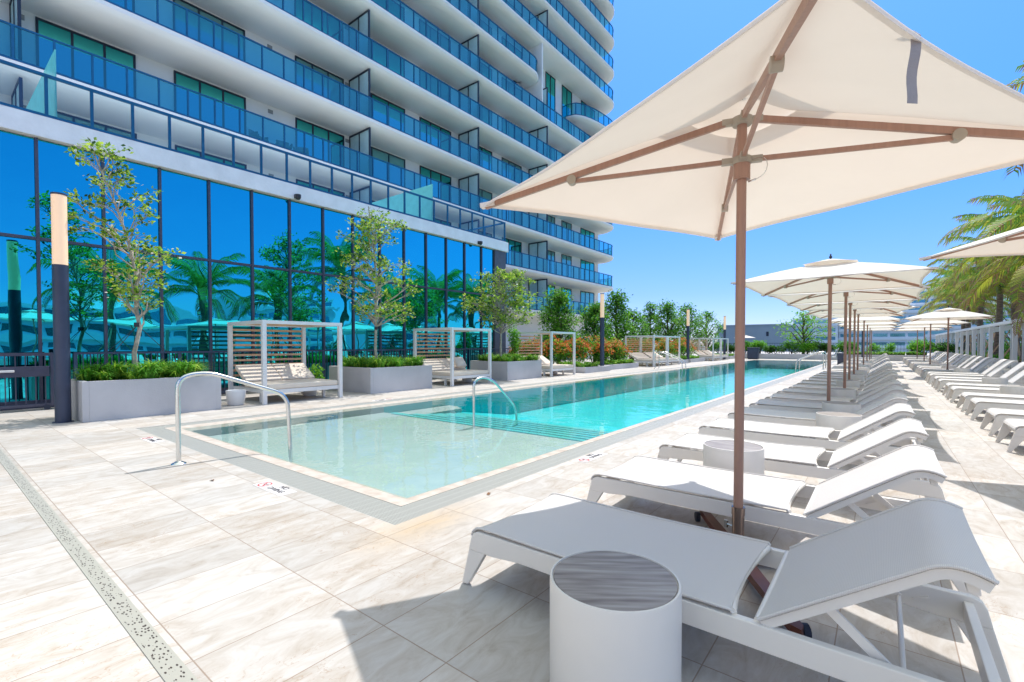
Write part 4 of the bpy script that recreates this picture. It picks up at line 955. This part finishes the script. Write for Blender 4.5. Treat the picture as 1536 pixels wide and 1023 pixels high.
# ------------------------------------------------------------------ low planters, flowering bushes, trees on the left
LP=[(-12.6,-10.4,18.5,20.15,'low grey planter with grass past the third daybed'),(-12.6,-10.75,21.3,25.2,'low grey planter with flowering bushes before the pool ladder'),(-12.6,-10.5,31.6,33.1,'low grey planter beside the third lamp post'),(-12.6,-10.7,34.2,37.6,'low grey planter between the two pairs of far daybeds'),(-12.6,-10.5,44.2,46.5,'low grey planter at the far left end of the pool')]
for i,(x0,x1,y0,y1,lb) in enumerate(LP):
    planter_box(x0,x1,y0,y1,.26,lb,'low planters')
    grass_bed('ground_cover',x0+.5,x1-.1,y0+.1,y1-.1,.2,.24,int(150*(y1-y0)),'bright green plants in the %s low planter from the camera'%ORD[i],cat='ground cover',w=.02)
b=MB(); b.box(-10.85,-10.4,20.15,21.0,0,.25,.01); b.build('lamp_plinth',M['concrete_paint'],label='low grey plinth under the second lamp post',cat='plinth').location=(0,0,0)
fl=[(-13.2,17.9),(-12.7,19.3),(-12.5,20.9),(-12.2,22.6),(-12.0,24.4),(-13.0,26.5),(-13.0,29),(-12.9,31.3),(-12.1,33),(-12.1,35.2),(-12.2,37.2),(-13.2,40)]
for i,(x,y) in enumerate(fl):
    bush('flowering_bush',(x,y,.1),(1.0,1.05,1.42+random.uniform(-.1,.15)),3400 if y<27 else 1900,.115,(0,0,1,1,2),LG,'%s orange flowered bush from the camera along the left side'%ORD[i],'orange flowered bushes left of the pool',lobes=13,flow=520 if y<27 else 330,cat='bush')
bush('shrub',(-12.0,16.6-1.2,.6),(.35,.4,1.35),700,.11,(0,1,1),LG,'upright light green shrub by the corner pier of the podium','green shrubs by the podium',lobes=6)
bush('shrub',(-12.2,6.75,.0),(.35,.3,.75),260,.10,(0,1,1),LG,'small green shrub behind the nearest daybed','green shrubs by the podium',lobes=5)
bush('shrub',(-12.5,12.3,.0),(.4,.35,.85),320,.10,(0,1,1),LG,'small green shrub behind the second daybed','green shrubs by the podium',lobes=5)
def dense_tree(x,y,z0,h,w,label,n=26,lv=120,size=.2,mis=(0,0,1,2),mats=None,shape='cone',low=.28,bt=None):
    r_=empty('leafy_tree',(x,y,z0),label=label,cat='tree',group='green trees beyond the flowering bushes'); t=MB(); c_=MB(); H=h-z0
    t.tube([(0,0,0),(.05,.05,H*.35),(-.05,0,H*.65),(0,.05,H*.95)],[.13,.10,.06,.02],8)
    for k in range(n):
        f=(k+.5)/n; z=H*(low+(1-low)*f)*random.uniform(.95,1.03)
        ww=w*((1.05-f*.85) if shape=='cone' else math.sqrt(max(.05,1-(2*f-.75)**2)))*random.uniform(.35,1.0)
        a=k*2.4+random.uniform(-.4,.4); p=Vector((math.cos(a)*ww*.8,math.sin(a)*ww*.8,min(z,H*.97)))
        t.tube([(0,0,max(.2,p.z-.5*ww-.3)),p*.55+Vector((0,0,p.z*.40)),p],[.05,.03,.012],5)
        rr=w*random.uniform(.26,.42); cloud(c_,p,(rr,rr,rr*.75),lv,size,mis,.3,.5)
    t.build('trunk',bt or M['bark_dark'],r_,smooth=60); c_.build('crown',mats or LG,r_); return r_
dense_tree(-15.3,24.0,0,4.4,2.06,'bushy conical green tree nearest the tower, left of the second lamp post',n=34,lv=170,size=.17)
dense_tree(-14.6,27.2,0,3.9,1.77,'green tree just left of the second lamp post',n=30,lv=150,size=.17)
dense_tree(-14.9,31.0,0,4.9,2.01,'tall green tree just right of the second lamp post',n=32,lv=150,size=.18)
dense_tree(-15.2,34.5,0,3.8,1.89,'low rounded green tree between the second and third lamp posts',n=26,lv=140,size=.18,shape='round')
dense_tree(-17.2,43,0,5.0,1.77,'narrow green tree rising alone against the sky',n=24,lv=120,size=.2,low=.2)
dense_tree(-15.2,42.,0,4.9,2.36,'wide green tree left of the third lamp post',n=34,lv=130,size=.2,shape='round',low=.2)
dense_tree(-14.2,44.5,0,4.8,2.48,'wide green tree behind the third lamp post',n=34,lv=110,size=.2,shape='round',low=.2)
dense_tree(-13.4,47.5,0,4.5,2.01,'airy green tree right of the third lamp post',n=26,lv=60,size=.2,shape='round',low=.3)
dense_tree(-5.6,49.6,.4,4.2,2.36,'airy multi stemmed tree beyond the far end of the pool',n=30,lv=34,size=.24,shape='round',low=.25,mis=(0,1,1))
dense_tree(9.0,60,.3,5.6,2.83,'airy green tree behind the far palms',n=30,lv=40,size=.26,shape='round',low=.25,mis=(0,1,1))

# far end: planter wall, hedge, fence
b=MB(); b.box(-14,5.6,47,47.22,0,.46,.01); b.build('far_planter_wall',M['concrete_paint'],label='long low grey planter wall across the far end of the deck',cat='wall')
b=MB(); b.box(-14,5.6,47.22,50,0,.4); b.build('soil_bed',M['soil'],kind='structure')
hx=-12.6; i=0
while hx<4.5:
    if not(-1.6<hx<1.4):
        kind=i%3
        bush('shrub',(hx,48.2+random.uniform(-.3,.3),.4),(1.0,.8,(1.25,.95,1.1)[kind]+random.uniform(-.1,.1)),1500,.15,((0,1,1),(0,2,2),(0,0,1,2))[kind],LG,'%s shrub from the left in the hedge at the far end of the deck'%ORD[i],'hedge shrubs at the far end',lobes=8)
    hx+=1.25; i+=1
bush('shrub',(-4.4,48.4,.4),(1.3,.7,1.2),900,.14,(2,2,0),LG,'dark green shrub at the foot of the airy tree','hedge shrubs at the far end',lobes=9)
for i,x in enumerate((-1.9,-.55,.55,1.9)):
    bush('round_shrub',(x,49.0,.45),(.52,.5,.95),800,.12,(0,1,1),LG,'%s clipped round shrub from the left beyond the walkway'%ORD[i+1 if i else 1].replace('second','first' if i==0 else 'second'),'clipped round shrubs',lobes=10)
grass_bed('ground_cover',-2.4,2.6,47.3,48.6,.4,.3,520,'bright green ground cover below the round shrubs',cat='ground cover',w=.03)
fence('picket_fence',-14,50.4,5.6,50.4,1.42,'thin dark fence beyond the far hedge',pitch=.2,post=2.4)
# grey block building
GB_=empty('block_building',(-24,124,-14),label='plain windowless grey block building beyond the hedge',cat='building')
b=MB(); b.box(-7.3,7.2,-4,10,0,19.6); b.build('wall',M['stone_grey'],GB_); b=MB(); b.box(-7.4,7.3,-4.1,10.1,19.6,19.9); b.build('parapet',M['stone_grey'],GB_); b=MB(); b.box(3.2,3.7,-4.06,-4,17.2,18.2); b.build('window',M['window_frame'],GB_)
# hotel blocks
def hotel(name,x0,x1,y0,d_,z1,label,fl=2.95,z0=-14,side='y',bays=5,bal=True):
    r_=empty(name,((x0+x1)/2,y0,z0),label=label,cat='building',group='distant apartment blocks'); cx=(x0+x1)/2
    H=z1-z0; b=MB(); b.box(x0-cx,x1-cx,0,d_,0,H); b.build('wall',M['hotel_white'],r_)
    nf=int(H/fl); W=x1-x0
    for f in range(max(0,int(13/fl)),nf):
        z=H-(nf-f)*fl+.2
        for k in range(bays):
            xa=x0-cx+W*(k+.08)/bays; xb=x0-cx+W*(k+.92)/bays
            b=MB(); b.box(xa,xb,-.06,0,z+1.05,z+2.15); b.build('window_band',M['hotel_glass'],r_)
        b=MB(); b.box(x0-cx-.1,x1-cx+.1,-.9,0,z+.0,z+.75); b.build('balcony',M['hotel_white'],r_)
    b=MB(); b.box(-W*.25,W*.15,d_*.3,d_*.7,H,H+3); b.build('roof_plant_room',M['hotel_white'],r_); return r_
hotel('hotel_block',-26,-12.5,200,20,10.5,'white apartment block seen behind the airy tree',bays=2)
hotel('hotel_block',-12.3,11,206,22,14.5,'long lower glazed apartment block behind the umbrellas',bays=5)
hotel('hotel_block',8,30,232,20,21.5,'taller white apartment block left of the palms',bays=4)
hotel('hotel_block',34,70,260,20,16,'wide white apartment block behind the pergola',bays=6)
def hotel_x(x,y0,y1,z1,label,bays=6):
    r_=hotel('hotel_block',-(y1-y0)/2,(y1-y0)/2,0,18,z1,label,bays=bays); r_.location=(x,(y0+y1)/2,-14); r_.rotation_euler=(0,0,-PI/2); return r_
hotel_x(75,8,34,7.5,'white apartment block reflected in the near mirror panes',bays=6).rotation_euler=(0,0,-PI/2)
hotel_x(95,50,74,13,'white apartment block reflected between the trees in the glass',bays=5)
hotel_x(110,100,126,17,'tall apartment block reflected in the far mirror panes',bays=5)

# ------------------------------------------------------------------ camera, sun, sky
cam=bpy.data.cameras.new('camera'); co=bpy.data.objects.new('camera',cam); COL.objects.link(co); S.camera=co
co.location=(0,0,1.28); yaw=.6660; pit=.02074
co.rotation_euler=(PI/2-pit,0,yaw); cam.lens=36*707/1536; cam.sensor_width=36; cam.shift_y=(531.4-511.5)/1536; cam.clip_end=6000; cam.clip_start=.05
sd=Vector((-.13,1.20,2.26)).normalized(); el=math.asin(sd.z)
sun=bpy.data.lights.new('sun','SUN'); so=bpy.data.objects.new('sun',sun); COL.objects.link(so); so.rotation_euler=sd.to_track_quat('Z','Y').to_euler()
sun.energy=2.0; sun.angle=R(.55); sun.color=(1,.955,.90)
W=bpy.data.worlds.new('World'); S.world=W; W.use_nodes=True; nt=W.node_tree; bg=nt.nodes['Background']
sk=nt.nodes.new('ShaderNodeTexSky'); sk.sky_type='NISHITA'; sk.sun_disc=False; sk.sun_elevation=el; sk.sun_rotation=math.atan2(sd.x,sd.y); sk.air_density=1.; sk.dust_density=.15; sk.ozone_density=2.0; sk.altitude=0
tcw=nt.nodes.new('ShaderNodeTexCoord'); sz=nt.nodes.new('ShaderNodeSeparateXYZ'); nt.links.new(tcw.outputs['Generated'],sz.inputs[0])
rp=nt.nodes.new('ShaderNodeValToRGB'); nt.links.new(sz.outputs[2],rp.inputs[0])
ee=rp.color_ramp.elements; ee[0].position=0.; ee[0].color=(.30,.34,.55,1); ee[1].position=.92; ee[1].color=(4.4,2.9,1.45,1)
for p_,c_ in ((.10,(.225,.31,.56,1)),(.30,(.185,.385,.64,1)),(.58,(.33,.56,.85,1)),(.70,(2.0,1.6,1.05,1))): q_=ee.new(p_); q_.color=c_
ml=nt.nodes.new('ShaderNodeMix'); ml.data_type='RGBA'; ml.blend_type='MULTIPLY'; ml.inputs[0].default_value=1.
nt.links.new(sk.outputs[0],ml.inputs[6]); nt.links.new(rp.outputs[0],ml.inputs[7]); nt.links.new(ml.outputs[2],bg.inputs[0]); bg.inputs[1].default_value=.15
S.view_settings.view_transform='Standard'; S.view_settings.look='None'; S.view_settings.exposure=1.1; S.view_settings.gamma=1; S.view_settings.use_curve_mapping=False
S.cycles.max_bounces=10; S.cycles.transparent_max_bounces=16; S.cycles.diffuse_bounces=8; S.cycles.glossy_bounces=4; S.cycles.caustics_reflective=False; S.cycles.caustics_refractive=False; S.cycles.sample_clamp_indirect=6
